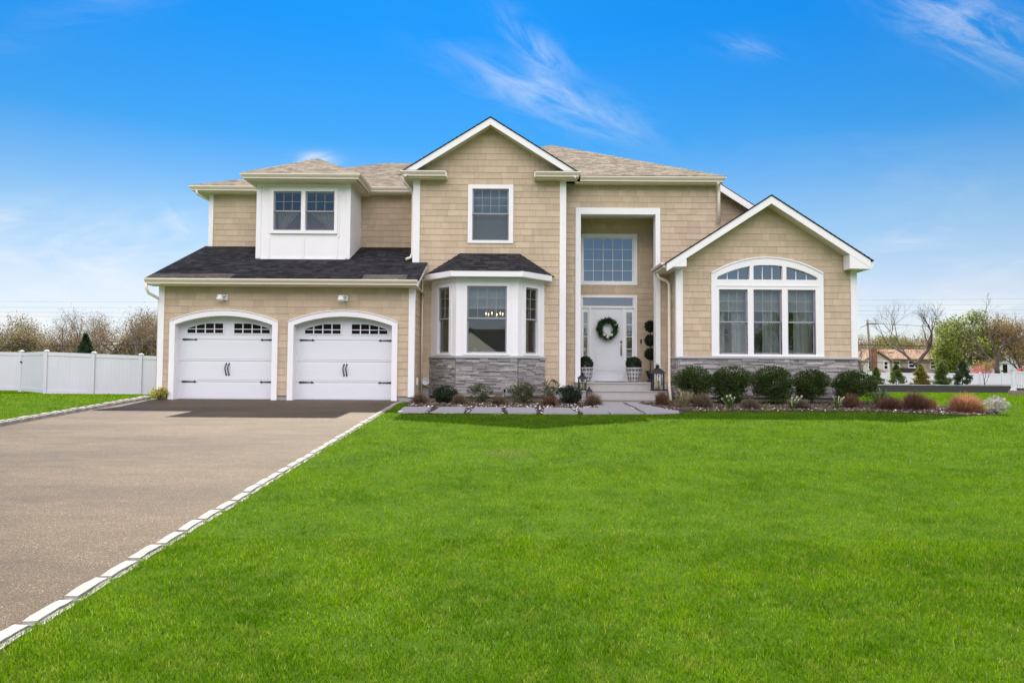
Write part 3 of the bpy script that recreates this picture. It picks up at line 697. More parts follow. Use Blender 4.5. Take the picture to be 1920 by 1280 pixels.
# --- windows
def make_window(F, a0, a1, b0, b1, cas=(.10, .10, .10, .10), grid=(3, 3), split=.5, screen=True, gl='glass', name='window', parent=H, c_out=.03, sashw=.038, cm='trim'):
    """double-hung window: opening a0..a1 x b0..b1; cas = casing widths left,right,bottom,top"""
    mb = MB(); L, R, B, Tp = cas
    mb.fbox(F, a0 - L, a0, b0 - B, b1 + Tp, -.10, c_out); mb.fbox(F, a1, a1 + R, b0 - B, b1 + Tp, -.10, c_out)
    mb.fbox(F, a0, a1, b1, b1 + Tp, -.10, c_out - .001); mb.fbox(F, a0, a1, b0 - B, b0, -.10, c_out - .001)
    wd = mb.build(name, cm, parent)
    bs = b0 + (b1 - b0) * split if split else b0
    def sash(l, r, lo, hi, c, g):
        mb = MB(); k = sashw
        mb.fbox(F, l, l + k, lo, hi, c - .03, c); mb.fbox(F, r - k, r, lo, hi, c - .03, c)
        mb.fbox(F, l + k, r - k, lo, lo + k, c - .03, c); mb.fbox(F, l + k, r - k, hi - k, hi, c - .03, c)
        if g:
            w_, h_ = (r - l - 2 * k), (hi - lo - 2 * k)
            for i in range(1, g[0]): x = l + k + w_ * i / g[0]; mb.fbox(F, x - .0055, x + .0055, lo + k, hi - k, c - .022, c - .004)
            for i in range(1, g[1]): z = lo + k + h_ * i / g[1]; mb.fbox(F, l + k, r - k, z - .0055, z + .0055, c - .021, c - .005)
        mb.build('sash', 'sash' if split else cm, wd)
        mb = MB(); mb.quad(F.p(l + k, lo + k, c - .018), F.p(r - k, lo + k, c - .018), F.p(r - k, hi - k, c - .018), F.p(l + k, hi - k, c - .018)); mb.build('pane', gl, wd)
    if split:
        sash(a0, a1, bs - .02, b1, -.025, grid); sash(a0, a1, b0, bs + .02, -.056, None)
        if screen:
            mb = MB(); mb.quad(F.p(a0 + .012, b0 + .012, -.040), F.p(a1 - .012, b0 + .012, -.040), F.p(a1 - .012, bs, -.040), F.p(a0 + .012, bs, -.040)); mb.build('insect_screen', 'screen', wd)
    else: sash(a0, a1, b0, b1, -.03, grid)
    return wd
WG = make_window(FY(18.55), -1.11, -.11, 4.33, 5.755, (.12, .12, .075, .11), (4, 3), .52)
WE = make_window(FY(20.1), 2.08, 3.58, 3.41, 4.73, (.11, .11, .09, .11), (5, 4), 0, gl='glass_bright', sashw=.03)
# dormer: white panelled box
mb = MB(); FD = FY(18.8); dfn = spans_fn(-7.10, -4.52, [rect_hole(-6.67, -4.92, 4.60, 5.73)])
plate(mb, FD, dfn, [3.70, 4.60, 5.73, 5.96], -.10, 0)
for (l, r, lo, hi) in ((-7.115, -6.99, 3.84, 5.93), (-4.63, -4.505, 3.84, 5.93), (-6.79, -6.735, 3.86, 4.44), (-5.83, -5.775, 3.86, 4.44), (-4.90, -4.845, 3.86, 4.44), (-5.83, -5.78, 5.845, 5.93), (-6.84, -6.79, 5.845, 5.93), (-4.86, -4.81, 4.44, 5.845)):
    mb.fbox(FD, l, r, lo, hi, .0005, .018)
mb.fbox(FD, -6.98, -4.64, 3.78, 3.855, .0005, .020)
mb.build('dormer_wall', 'trim', H)
mb = MB(); plate(mb, FXr(-4.52), spans_fn(18.902, 20.25), [3.70, 5.96], -.1, 0); plate(mb, FXl(-7.10), spans_fn(18.902, 20.25), [3.70, 5.96], -.1, 0)
mb.box(-6.95, -4.65, 20.1, 20.18, 3.7, 5.96, 1)
mb.build('dormer_wall', ['trim', 'room'], H)
FDc = FY(18.782)
make_window(FDc, -6.64, -5.865, 4.62, 5.71, (.085, .055, .09, .10), (3, 2), .5)
make_window(FDc, -5.755, -4.945, 4.62, 5.71, (.055, .085, .09, .10), (3, 2), .5)

# --- bay
bp_ = [Vector((-2.21, 18.55, 0)), Vector((-1.46, 17.75, 0)), Vector((.15, 17.75, 0)), Vector((.88, 18.55, 0))]
def facet(p, q):
    u = (q - p); return Fr(p, u, (u.y, -u.x, 0)), u.length
mb = MB(); bayw = []
for i, (t0_, t1_) in enumerate(((.30, .735), None, (.265, .72))) if False else enumerate([(.30, .745), (.174, .820), (.272, .730)]):
    F, L = facet(bp_[i], bp_[i + 1]); a0, a1 = t0_ * L, t1_ * L; bayw.append((F, a0, a1, L))
    plate(mb, F, spans_fn(0 if i != 1 else .0, L, [rect_hole(a0 - .03, a1 + .03, 1.21, 3.01)]), [1.165, 1.21, 3.01, 3.20], -.07, 0)
mb.build('bay_wall', 'trim', H)
for i, (F, a0, a1, L) in enumerate(bayw):
    make_window(F, a0, a1, 1.235, 2.985, (.09, .09, .05, .075), ((2, 3), (4, 3), (2, 3))[i], .52, c_out=.022, screen=False)
mb = MB(); o_ = .27
mb.sweep([(-2.21, 18.55, 3.20), (-1.46, 17.75, 3.20), (.15, 17.75, 3.20), (.88, 18.55, 3.20)], [(.235, 0), (.262, 0), (.262, .145), (.235, .145)]); mb.build('bay_fascia', 'trim', H)
mb = MB(); mb.sweep([(-2.21, 18.55, 3.20), (-1.46, 17.75, 3.20), (.15, 17.75, 3.20), (.88, 18.55, 3.20)], [(-.05, .006), (.233, .006), (.233, .02), (-.05, .02)]); mb.build('soffit', 'trim', H)
mb = MB(); mb.add([(-2.2, 18.6, 3.215), (-1.45, 17.8, 3.215), (.14, 17.8, 3.215), (.87, 18.6, 3.215)], ((0, 1, 2, 3),)); mb.add([(-2.2, 18.6, 1.14), (-1.45, 17.8, 1.14), (.14, 17.8, 1.14), (.87, 18.6, 1.14)], ((0, 1, 2, 3),)); mb.build('bay_sill_board', 'trim', H)

# --- stone veneer
def ledger(mb, F, L, lo, hi, seed, a0=0.0):
    rng = random.Random(seed); v = lo
    while v < hi - .004:
        h = rng.choice((.028, .036, .045, .055, .065)); h = min(h, hi - v); u = a0 - rng.random() * .2
        if hi - v - h < .02: h = hi - v
        while u < L:
            w_ = rng.uniform(.09, .46); l, r = max(u, a0), min(u + w_, L)
            if r - l > .012:
                d = rng.uniform(.018, .052); hh = h
                if rng.random() < .22 and h > .05:
                    hm = h * rng.uniform(.4, .6)
                    mb.fbox(F, l + .002, r - .002, v + .001, v + hm - .0015, .0, rng.uniform(.018, .05)); mb.fbox(F, l + .002, r - .002, v + hm, v + h - .002, 0, d)
                else:
                    e = rng.uniform(-.004, .004)
                    ps = [F.p(l + .002, v + .001, 0), F.p(r - .002, v + .001, 0), F.p(r - .003, v + .002, d + e), F.p(l + .003, v + .002, d - e), F.p(l + .002, v + h - .002, 0), F.p(r - .002, v + h - .002, 0), F.p(r - .003, v + h - .003, d + e + rng.uniform(-.006, .004)), F.p(l + .003, v + h - .003, d - e + rng.uniform(-.006, .004))]
                    mb.hexa(ps)
            u += w_
        v += h
mb = MB()
for i in range(3):
    F, L = facet(bp_[i], bp_[i + 1]); ledger(mb, F, L, .10, 1.10, 50 + i)
    mb.fbox(F, 0, L, -.1, 1.10, -.09, .0, 1)
mb.build('stone_veneer', ['stone', 'backer'], H)
mb = MB(); mb.sweep([tuple(p + Vector((0, 0, 1.10))) for p in bp_], [(-.02, 0), (.062, 0), (.068, .03), (.055, .058), (-.02, .062)]); mb.build('stone_ledge', 'ledge', H)
mb = MB(); F = FY(18.1); ledger(mb, Fr((4.38, 18.1, 0), (1, 0, 0), (0, -1, 0)), 4.76, .12, 1.13, 60); mb.fbox(F, 4.40, 9.12, .12, 1.13, -.12, 0, 1)
ledger(mb, Fr((4.38, 18.1, 0), (0, 1, 0), (-1, 0, 0)), .9, .12, 1.13, 61)
ledger(mb, Fr((9.14, 18.1, 0), (0, 1, 0), (1, 0, 0)), 2.5, .12, 1.13, 62)
mb.build('stone_veneer', ['stone', 'backer'], H)
mb = MB(); mb.sweep([(4.38, 18.99, 1.13), (4.38, 18.1, 1.13), (9.14, 18.1, 1.13), (9.14, 20.6, 1.13)], [(-.02, 0), (.062, 0), (.068, .03), (.055, .056), (-.02, .06)]); mb.build('stone_ledge', 'ledge', H)

# --- great arched window of the right wing
FW = FY(18.1)
co, ci = arc_half(1.49, 3.43, .42), arc_half(1.345, 3.30, .335)
xm = 6.78
vs = sorted(set([1.20, 1.255, 2.975, 3.235, 3.24] + fine(3.24, 3.43, .04) + fine(3.43, 3.85, .02)))
lo_h = [rect_hole(a, b, 1.255, 2.975) for a, b in ((5.49, 6.255), (6.405, 7.165), (7.315, 8.06))]
def clipx(a, b):
    return (3.24, 3.635, lambda v: max(a, min(b, xm - ci(v))), lambda v: max(a, min(b, xm + ci(v))))
hi_h = [clipx(a, b) for a, b in ((5.44, 6.31), (6.41, 7.185), (7.285, 8.12))]
mb = MB(); plate(mb, FW, spans_fn(lambda v: xm - co(v), lambda v: xm + co(v), lo_h + hi_h), vs, -.10, .035)
mb.fbox(FW, 5.43, 8.13, 3.06, 3.10, .0355, .045); mb.fbox(FW, 5.29, 8.27, 1.192, 1.225, .0355, .055)
for i in range(28):                                              # raised outer bead of the arch
    v0_, v1_ = 3.43 + .42 * i / 28, 3.43 + .42 * (i + 1) / 28
    for s in (-1, 1):
        q = [(xm + s * co(v0_), v0_), (xm + s * co(min(v1_, 3.8499)), v1_), (xm + s * max(0, co(min(v1_, 3.8499)) - .03), v1_ - .028), (xm + s * (co(v0_) - .03), v0_ - .028)]
        mb.fpoly(FW, q, .036, .055)
aw = mb.build('arched_window', 'trim', H)
for (a0, a1) in ((5.49, 6.255), (6.405, 7.165), (7.315, 8.06)):
    w_ = make_window(FW, a0, a1, 1.255, 2.975, (.02, .02, .02, .02), (3, 3), .5, c_out=-.012, screen=False)
for a0, a1 in ((5.44, 6.31), (6.41, 7.185), (7.285, 8.12)):
    mb = MB(); mb.quad(FW.p(a0 - .03, 3.2, -.05), FW.p(a1 + .03, 3.2, -.05), FW.p(a1 + .03, 3.70, -.05), FW.p(a0 - .03, 3.70, -.05)); mb.build('pane', 'glass_bright', aw)
    mb = MB()
    for i in (1, 2):
        x = a0 + (a1 - a0) * i / 3; mb.fbox(FW, x - .008, x + .008, 3.24, min(3.64, 3.66), -.045, -.03)
    mb.build('muntin', 'trim', aw)

# --- garage doors, casings, hinges, handles
def strap(mb, F, x, z, s):
    L = .37
    mb.fpoly(F, [(x, z - .024), (x + s * .045, z - .024), (x + s * (L - .06), z - .011), (x + s * (L - .06), z + .011), (x + s * .045, z + .024), (x, z + .024)], .001, .014)
    mb.fpoly(F, [(x + s * (L - .065), z - .012), (x + s * (L - .045), z - .03), (x + s * (L + .015), z), (x + s * (L - .045), z + .03), (x + s * (L - .065), z + .012)], .0145, .018)
def garage(x0, x1):
    c = (x0 + x1) / 2; hw = (x1 - x0) / 2
    mb = MB(); F = FY(17.3)                                       # arched casing with deep returns
    n = 20; ho, hi_ = arc_half(hw + .14, 1.985, .285), arc_half(hw, 1.90, .225)
    ot = [(-(hw + .14) * math.cos(math.pi * i / n), None) for i in range(n + 1)]
    def arc(h, zs, rise):
        Rr = (h * h + rise * rise) / (2 * rise); zc = zs + rise - Rr; t = math.asin(h / Rr)
        return [(c + Rr * math.sin(-t + 2 * t * i / n), zc + Rr * math.cos(-t + 2 * t * i / n)) for i in range(n + 1)]
    O = [(c - hw - .14, -.03)] + arc(hw + .14, 1.985, .285) + [(c + hw + .14, -.03)]
    I = [(c - hw, -.03)] + arc(hw, 1.90, .225) + [(c + hw, -.03)]
    for i in range(len(O) - 1):
        p = [F.p(*O[i], -.02), F.p(*O[i + 1], -.02), F.p(*I[i + 1], -.02), F.p(*I[i], -.02), F.p(*O[i], .055), F.p(*O[i + 1], .055), F.p(*I[i + 1], .055), F.p(*I[i], .055)]
        mb.hexa(p)
        q = [(F.p(*I[i], c_)) for c_ in (-.021, -.24)] + [F.p(*I[i + 1], c_) for c_ in (-.24, -.021)]
        mb.add(q, ((0, 1, 2, 3),))
    for i in range(1, n + 1):                                     # drip cap
        up_ = lambda q, d: (q[0], q[1] + d)
        mb.hexa([F.p(*up_(O[i], .0005), -.01), F.p(*up_(O[i + 1], .0005), -.01), F.p(*up_(O[i + 1], .0005), .075), F.p(*up_(O[i], .0005), .075), F.p(*up_(O[i], .016), -.01), F.p(*up_(O[i + 1], .016), -.01), F.p(*up_(O[i + 1], .016), .07), F.p(*up_(O[i], .016), .07)])
    mb.build('door_casing', 'trim', H)
    FG = FY(17.50); mb = MB(); zs = [-.02, .455, .985, 1.535, 2.2]; l, r = x0 - .12, x1 + .12
    for z0, z1 in zip(zs, zs[1:]):
        mb.fbox(FG, l, r, z0 + .004, z1 - .004, -.05, 0)
        if z1 < 2: mb.fbox(FG, x0 + .16, x1 - .02, z0 + .05, z1 - .05, .0005, .006)
    mb.fbox(FG, l, r, -.02, 2.2, -.06, -.0505)
    gd = mb.build('garage_door', 'door', H)
    hc = arc_half(1.16, 1.80, .20)
    cg = c + .03
    for s in (-1, 1):
        fr_l, fr_r = (cg - 1.07, cg - .13) if s < 0 else (cg + .13, cg + 1.07)
        mb = MB(); mg = MB(); cells = 4; w_ = (fr_r - fr_l) / cells; zb, zm, zt = 1.685, 1.80, 1.945
        top = lambda x: min(zt, 1.80 + .20 - .20 * ((x - cg) / 1.13) ** 2 - .005) if True else 0
        topc = lambda x: 1.985 - .175 * abs((x - cg) / 1.07) ** 2.2
        for i in range(cells):
            p0, p1 = fr_l + i * w_ + .013, fr_l + (i + 1) * w_ - .013
            mb.fpoly(FG, [(p0, zb + .012), (p1, zb + .012), (p1, zm - .010), (p0, zm - .010)], .0008, .004)
            q0, q1 = topc(p0), topc(p1)
            mb.fpoly(FG, [(p0, zm + .010), (p1, zm + .010), (p1, max(zm + .012, min(q1, zt))), (p0, max(zm + .012, min(q0, zt)))], .0008, .004)
            mg.fbox(FG, p0 - .026, p0, zb - .014, max(zm + .01, min(topc(p0 - .013), zt)) + .01, .0005, .016)
        mg.fbox(FG, fr_r - .013, fr_r + .013, zb - .014, max(zm + .01, min(topc(fr_r), zt)) + .01, .0005, .016)
        mg.fbox(FG, fr_l + .013, fr_r - .013, zm - .010, zm + .010, .0005, .0155); mg.fbox(FG, fr_l + .013, fr_r - .013, zb - .016, zb + .012, .0005, .0155)
        for i in range(12):
            p0, p1 = fr_l + (fr_r - fr_l) * i / 12, fr_l + (fr_r - fr_l) * (i + 1) / 12
            q0, q1 = max(zm, min(topc(p0), zt)), max(zm, min(topc(p1), zt)); mg.fpoly(FG, [(p0, q0), (p1, q1), (p1, q1 + .03), (p0, q0 + .03)], .0005, .0152)
        mb.build('window_pane', 'pane_dark', gd); mg.build('window_frame', 'door', gd)
    for z in (1.53, .452):
        for s, x in ((1, x0 + .09), (-1, x1 - .0)):
            mb = MB(); strap(mb, FG, x, z, s); mb.build('hinge', 'black', gd)
    for s in (-1, 1):
        x = cg - .005 + s * .036; mb = MB()
        mb.tube([FG.p(x, .91, .012), FG.p(x - .012, .87, .04), FG.p(x - .016, .80, .055), FG.p(x - .004, .72, .055), FG.p(x + .006, .67, .035), FG.p(x, .63, .012)], [.012, .013, .015, .015, .013, .012], 6)
        for zz, d in ((.905, 1), (.635, -1)): mb.fpoly(FG, [(x - .017, zz - d * .02), (x + .017, zz - d * .02), (x + .02, zz + d * .005), (x, zz + d * .04), (x - .02, zz + d * .005)], .001, .014)
        mb.build('handle', 'black', gd)
    box_part('door_seal', 'dark', (x0 + .01, x1 - .01, 17.47, 17.495, -.02, .012), parent=gd)
garage(*G1); garage(*G2)

# --- wall lamps over the garage doors
for x in (-7.36, -4.31):
    z = 2.60; mb = MB(); mb.box(x + .04, x + .14, 17.255, 17.285, z - .08, z + .06); mb.tube([(x + .09, 17.255, z + .02), (x + .06, 17.20, z + .035), (x, 17.15, z + .03)], .022, 8)
    mb.lathe((x, 17.14, z - .01), [(.058, -.01), (.07, .02), (.07, .045), (.03, .06)], 16); wl = mb.build('wall_lamp', 'trim', H)
    mb = MB(); mb.lathe((x, 17.14, z - .115), [(.012, 0), (.055, .008), (.083, .035), (.092, .07), (.083, .098), (.062, .112)], 20); mb.build('globe', 'trim', wl)

# --- tall entry opening, porch, steps
mb = MB(); F = FY(19.0)
mb.fbox(F, 1.76, 1.905, .30, 5.17, -.26, .035); mb.fbox(F, 4.0, 4.13, .30, 5.17, -.26, .035); mb.fbox(F, 1.76, 4.13, 5.171, 5.355, -.26, .036)
mb.build('entry_casing', 'trim', H)
box_part('soffit', 'soffit', (1.62, 4.42, 19.262, 20.1, 5.30, 5.35))
mb = MB()
for (x0, x1, y0, y1, z0, z1) in ((1.60, 4.45, 19.0, 20.15, .1, .478), (1.74, 3.64, 17.9, 19.0, .285, .48), (1.66, 4.0, 17.55, 18.98, .08, .284), (1.66, 3.95, 17.2, 18.96, -.2, .078)):
    mb.box(x0, x1, y0, y1, z0, z1 - .022); mb.box(x0 - .012, x1 + .012, y0 - .018, y1, z1 - .0215, z1)
mb.build('porch_steps', 'concrete', H)
# --- front door unit
F = FY(20.1); mb = MB()
mb.fbox(F, 1.98, 2.065, .48, 3.02, -.08, .03); mb.fbox(F, 3.585, 3.685, .48, 3.02, -.08, .03); mb.fbox(F, 2.065, 3.585, 2.945, 3.021, -.08, .029)
mb.fbox(F, 2.065, 3.585, 2.64, 2.70, -.08, .02); mb.fbox(F, 2.27, 2.325, .60, 2.64, -.08, .018); mb.fbox(F, 3.275, 3.33, .60, 2.64, -.08, .018); mb.fbox(F, 2.065, 3.585, .482, .595, -.08, .05)
mb.build('door_frame', 'trim', H)
mb = MB(); dz0, dz1 = .60, 2.635; mb.fbox(F, 2.327, 3.273, dz0, dz1, -.06, -.012)
def dpanel(a, b, c, d):
    mb.fbox(F, a, b, c, d, -.0118, -.006); mb.fbox(F, a + .028, b - .028, c + .028, d - .028, -.0058, .001)
for a, b in ((2.45, 2.77), (2.83, 3.15)):
    dpanel(a, b, .78, 1.42); dpanel(a, b, 1.60, 2.12); dpanel(a, b, 2.24, 2.50)
fd = mb.build('front_door', 'door', H)
mb = MB(); mb.lathe((3.215, 20.085, 1.62), [(.03, 0), (.03, .06)], 10); mb.fbox(F, 3.195, 3.235, 1.24, 1.56, -.011, .0); mb.tube([F.p(3.215, 1.52, .0), F.p(3.215, 1.5, .045), F.p(3.215, 1.38, .055), F.p(3.215, 1.27, .04), F.p(3.215, 1.25, 0)], .011, 6)
mb.build('handle', 'bronze', fd)
def sidelight(a0, a1):
    mb = MB(); mb.fbox(F, a0, a0 + .04, .60, 2.638, -.07, -.01); mb.fbox(F, a1 - .04, a1, .60, 2.638, -.07, -.01); mb.fbox(F, a0 + .04, a1 - .04, .60, 1.08, -.07, -.011); mb.fbox(F, a0 + .04, a1 - .04, 2.52, 2.638, -.07, -.011)
    for i in range(1, 4): z = 1.08 + 1.44 * i / 4; mb.fbox(F, a0 + .04, a1 - .04, z - .008, z + .008, -.06, -.02)
    s = mb.build('sidelight', 'trim', H); mb = MB(); mb.quad(F.p(a0 + .04, 1.08, -.045), F.p(a1 - .04, 1.08, -.045), F.p(a1 - .04, 2.52, -.045), F.p(a0 + .04, 2.52, -.045)); mb.build('pane', 'glass_bright', s)
sidelight(2.067, 2.268); sidelight(3.332, 3.583)
mb = MB(); mb.fbox(F, 2.067, 2.09, 2.702, 2.943, -.07, -.005); mb.fbox(F, 3.56, 3.583, 2.702, 2.943, -.07, -.005)
tr_ = mb.build('transom', 'trim', H); mb = MB(); mb.quad(F.p(2.09, 2.702, -.045), F.p(3.56, 2.702, -.045), F.p(3.56, 2.943, -.045), F.p(2.09, 2.943, -.045)); mb.build('pane', 'glass_bright', tr_)
box_part('doorbell', 'black', (3.775, 3.81, 20.055, 20.083, 1.60, 1.72))
# --- vent and outlet box
mb = MB(); c0 = Vector((-2.33, 18.52, .47))
for r0, r1, y0, y1 in ((.0, .095, -.01, .0), (.07, .095, -.05, -.0105), (.0, .03, -.045, -.0105)):
    for i in range(20):
        t, t2 = 2 * math.pi * i / 20, 2 * math.pi * (i + 1) / 20
        P = lambda r, t, y: c0 + Vector((r * math.cos(t), y, r * math.sin(t)))
        mb.hexa([P(r0, t, y0), P(r1, t, y0), P(r1, t, y1), P(r0, t, y1), P(r0, t2, y0), P(r1, t2, y0), P(r1, t2, y1), P(r0, t2, y1)])
mb.build('dryer_vent', 'trim', H)
box_part('outlet_box', 'cream', (-2.484, -2.44, 17.75, 17.83, .40, .58))


# ================================================================== THINGS AT THE HOUSE
rng = random.Random(11)
def rvec(r): 
    while True:
        v = Vector((r.uniform(-1, 1), r.uniform(-1, 1), r.uniform(-1, 1)))
        if .05 < v.length <= 1: return v
def leaf_at(mb, p, d, sz, r, fold=.25, asp=.5):
    d = d.normalized(); s = d.cross(Vector((0, 0, 1))); s = s.normalized() if s.length > .05 else Vector((1, 0, 0))
    s = (s + rvec(r) * .7).normalized(); nn = d.cross(s) * sz * fold
    a, b_ = p + d * sz * .45 + s * sz * asp * .5 + nn, p + d * sz * .45 - s * sz * asp * .5 + nn
    mb.add((p, a, p + d * sz, b_), ((0, 1, 2), (0, 2, 3)))
def blob(mb, c, rad, n, sz, r, clumps=26, spread=.34, zmin=None, shell=.72, asp=.5):
    """leaf crown: clumps of leaves around the surface of an uneven ellipsoid"""
    c = Vector(c); rad = Vector(rad); cs = []
    for i in range(clumps):
        v = rvec(r).normalized() * r.uniform(shell, 1.02); cs.append((v, r.uniform(.6, 1.3)))
    for i in range(n):
        v, k = r.choice(cs); q = v + Vector((r.gauss(0, 1), r.gauss(0, 1), r.gauss(0, 1))) * spread * .5 * k
        if q.length > 1.12: q *= 1.12 / q.length
        p = c + Vector((q.x * rad.x, q.y * rad.y, q.z * rad.z))
        if zmin is not None and p.z < zmin: p.z = zmin + r.random() * .04
        d = (q.normalized() * .35 + rvec(r).normalized()); leaf_at(mb, p, d, sz * r.uniform(.6, 1.35), r, asp=asp)

# wreath
t = thing('wreath', 'dark green leaf wreath with white cotton blossoms hanging on the white front door', 'wreath', (2.80, 20.05, 2.03))
mb = MB(); ctr = Vector((2.80, 20.06, 2.03))
mb.tube([ctr + Vector((.20 * math.cos(a_), 0, .20 * math.sin(a_))) for a_ in [2 * math.pi * i / 24 for i in range(25)]], .025, 6, caps=False); mb.build('ring', 'wood', t)
mb = MB()
for i in range(620):
    a_ = rng.random() * 6.283; rr = .20 + rng.uniform(-.07, .06); p = ctr + Vector((rr * math.cos(a_), -.02 - rng.random() * .06, rr * math.sin(a_)))
    leaf_at(mb, p, Vector((math.cos(a_ + rng.uniform(-.9, .9)), rng.uniform(-.7, .1), math.sin(a_ + rng.uniform(-.9, .9)))), rng.uniform(.07, .13), rng, asp=.42)
mb.build('leaves', 'leaf_wreath', t)
for (dx, dz_) in ((-.02, -.13), (.02, -.21), (.11, -.18), (-.10, -.18), (.05, -.16), (.0, -.25)):
    mb = MB(); p = ctr + Vector((dx, -.09, dz_))
    for k in range(4):
        a_ = k * 1.57 + rng.random(); q = p + Vector((.024 * math.cos(a_), -.01, .024 * math.sin(a_))); mb.lathe((q.x, q.y, q.z - .026), [(.008, 0), (.024, .012), (.029, .027), (.022, .044), (.006, .052)], 9)
    mb.build('cotton_boll', 'cotton', t)

# patterned planters with clipped balls
def pot_mat():
    m = bpy.data.materials.new('patterned_pot'); m.use_nodes = True; t = m.node_tree; t.nodes.clear(); N = NT(t)
    o = N.n('ShaderNodeTexCoord'); s = N.n('ShaderNodeSeparateXYZ', {0: o.outputs['Object']}); x, y, z = s.outputs
    u = N.m('MULTIPLY', N.m('ARCTAN2', y, x), 14 / (2 * math.pi)); v = N.m('MULTIPLY', z, 9.0)
    fu, fv = N.m('SUBTRACT', N.m('FRACT', u), .5), N.m('SUBTRACT', N.m('FRACT', v), .5)
    r = N.m('SQRT', N.m('ADD', N.m('MULTIPLY', fu, fu), N.m('MULTIPLY', fv, fv))); an = N.m('ARCTAN2', fv, fu)
    petal = N.m('ADD', .25, N.m('MULTIPLY', N.m('ABSOLUTE', N.m('COSINE', N.m('MULTIPLY', an, 2.0))), .2))
    f = N.m('MULTIPLY', N.m('LESS_THAN', r, petal), N.m('GREATER_THAN', r, .10)); ring = N.m('MULTIPLY', N.m('GREATER_THAN', r, .47), N.m('LESS_THAN', r, .53))
    g = N.m('MAXIMUM', f, ring); g = N.m('MAXIMUM', g, N.m('GREATER_THAN', z, .375))
    c = N.mix(g, (.020, .020, .024), (.55, .55, .56))
    N.n('ShaderNodeOutputMaterial', {0: N.n('ShaderNodeBsdfPrincipled', {'Base Color': c, 'Roughness': .4}).outputs[0]}); return m
M['pot'] = pot_mat()
def planter(x, y, z0, label):
    t = thing('planter', label, 'planter', (x, y, z0), 'patterned pots with clipped balls beside the front door')
    mb = MB(); mb.lathe((x, y, z0), [(.13, 0), (.15, .03), (.19, .15), (.215, .28), (.222, .385), (.235, .39), (.235, .41), (.21, .41), (.20, .36)], 32); pot = mb.build('pot', 'pot', t)
    pot.data.transform(Matrix.Translation((0, 0, 0)))
    mb = MB(); mb.lathe((x, y, z0 + .34), [(.19, 0), (.19, .03), (.05, .04)], 20); mb.build('soil', 'soil', t)
    mb = MB(); r = random.Random(int(x * 10))
    for i in range(4200):
        v = rvec(r).normalized(); p = Vector((x, y, z0 + .50)) + v * r.uniform(.15, .225)
        if p.z > z0 + .37: leaf_at(mb, p, v * .3 + rvec(r).normalized(), r.uniform(.024, .042), r, asp=.7)
    mb.build('foliage', 'leaf_dark', t)
planter(2.10, 19.55, .48, 'black and white patterned pot with clipped green ball half behind the left entry post')
planter(3.48, 19.5, .48, 'black and white patterned pot with clipped green ball right of the front door')
# topiary
x, y, z0 = 3.98, 19.62, .48
t = thing('topiary', 'dark green topiary of three stacked balls beside the right post of the entry', 'topiary', (x, y, z0))
mb = MB(); mb.lathe((x, y, z0), [(.11, 0), (.12, .02), (.07, .04), (.05, .09), (.09, .16), (.13, .28), (.145, .30), (.145, .32), (.12, .32)], 20); mb.build('pot', 'black', t)
mb = MB(); mb.tube([(x, y, z0 + .3), (x, y, z0 + 1.6)], .018, 7); mb.build('stem', 'wood', t)
for zc, rr in ((1.60, .165), (1.19, .165), (.80, .17)):
    mb = MB()
    for i in range(2600):
        v = rvec(rng).normalized(); leaf_at(mb, Vector((x, y, z0 + zc)) + v * rng.uniform(.6, 1.0) * rr, v * .3 + rvec(rng).normalized(), rng.uniform(.025, .045), rng, asp=.7)
    mb.build('foliage_ball', 'leaf_dark', t)
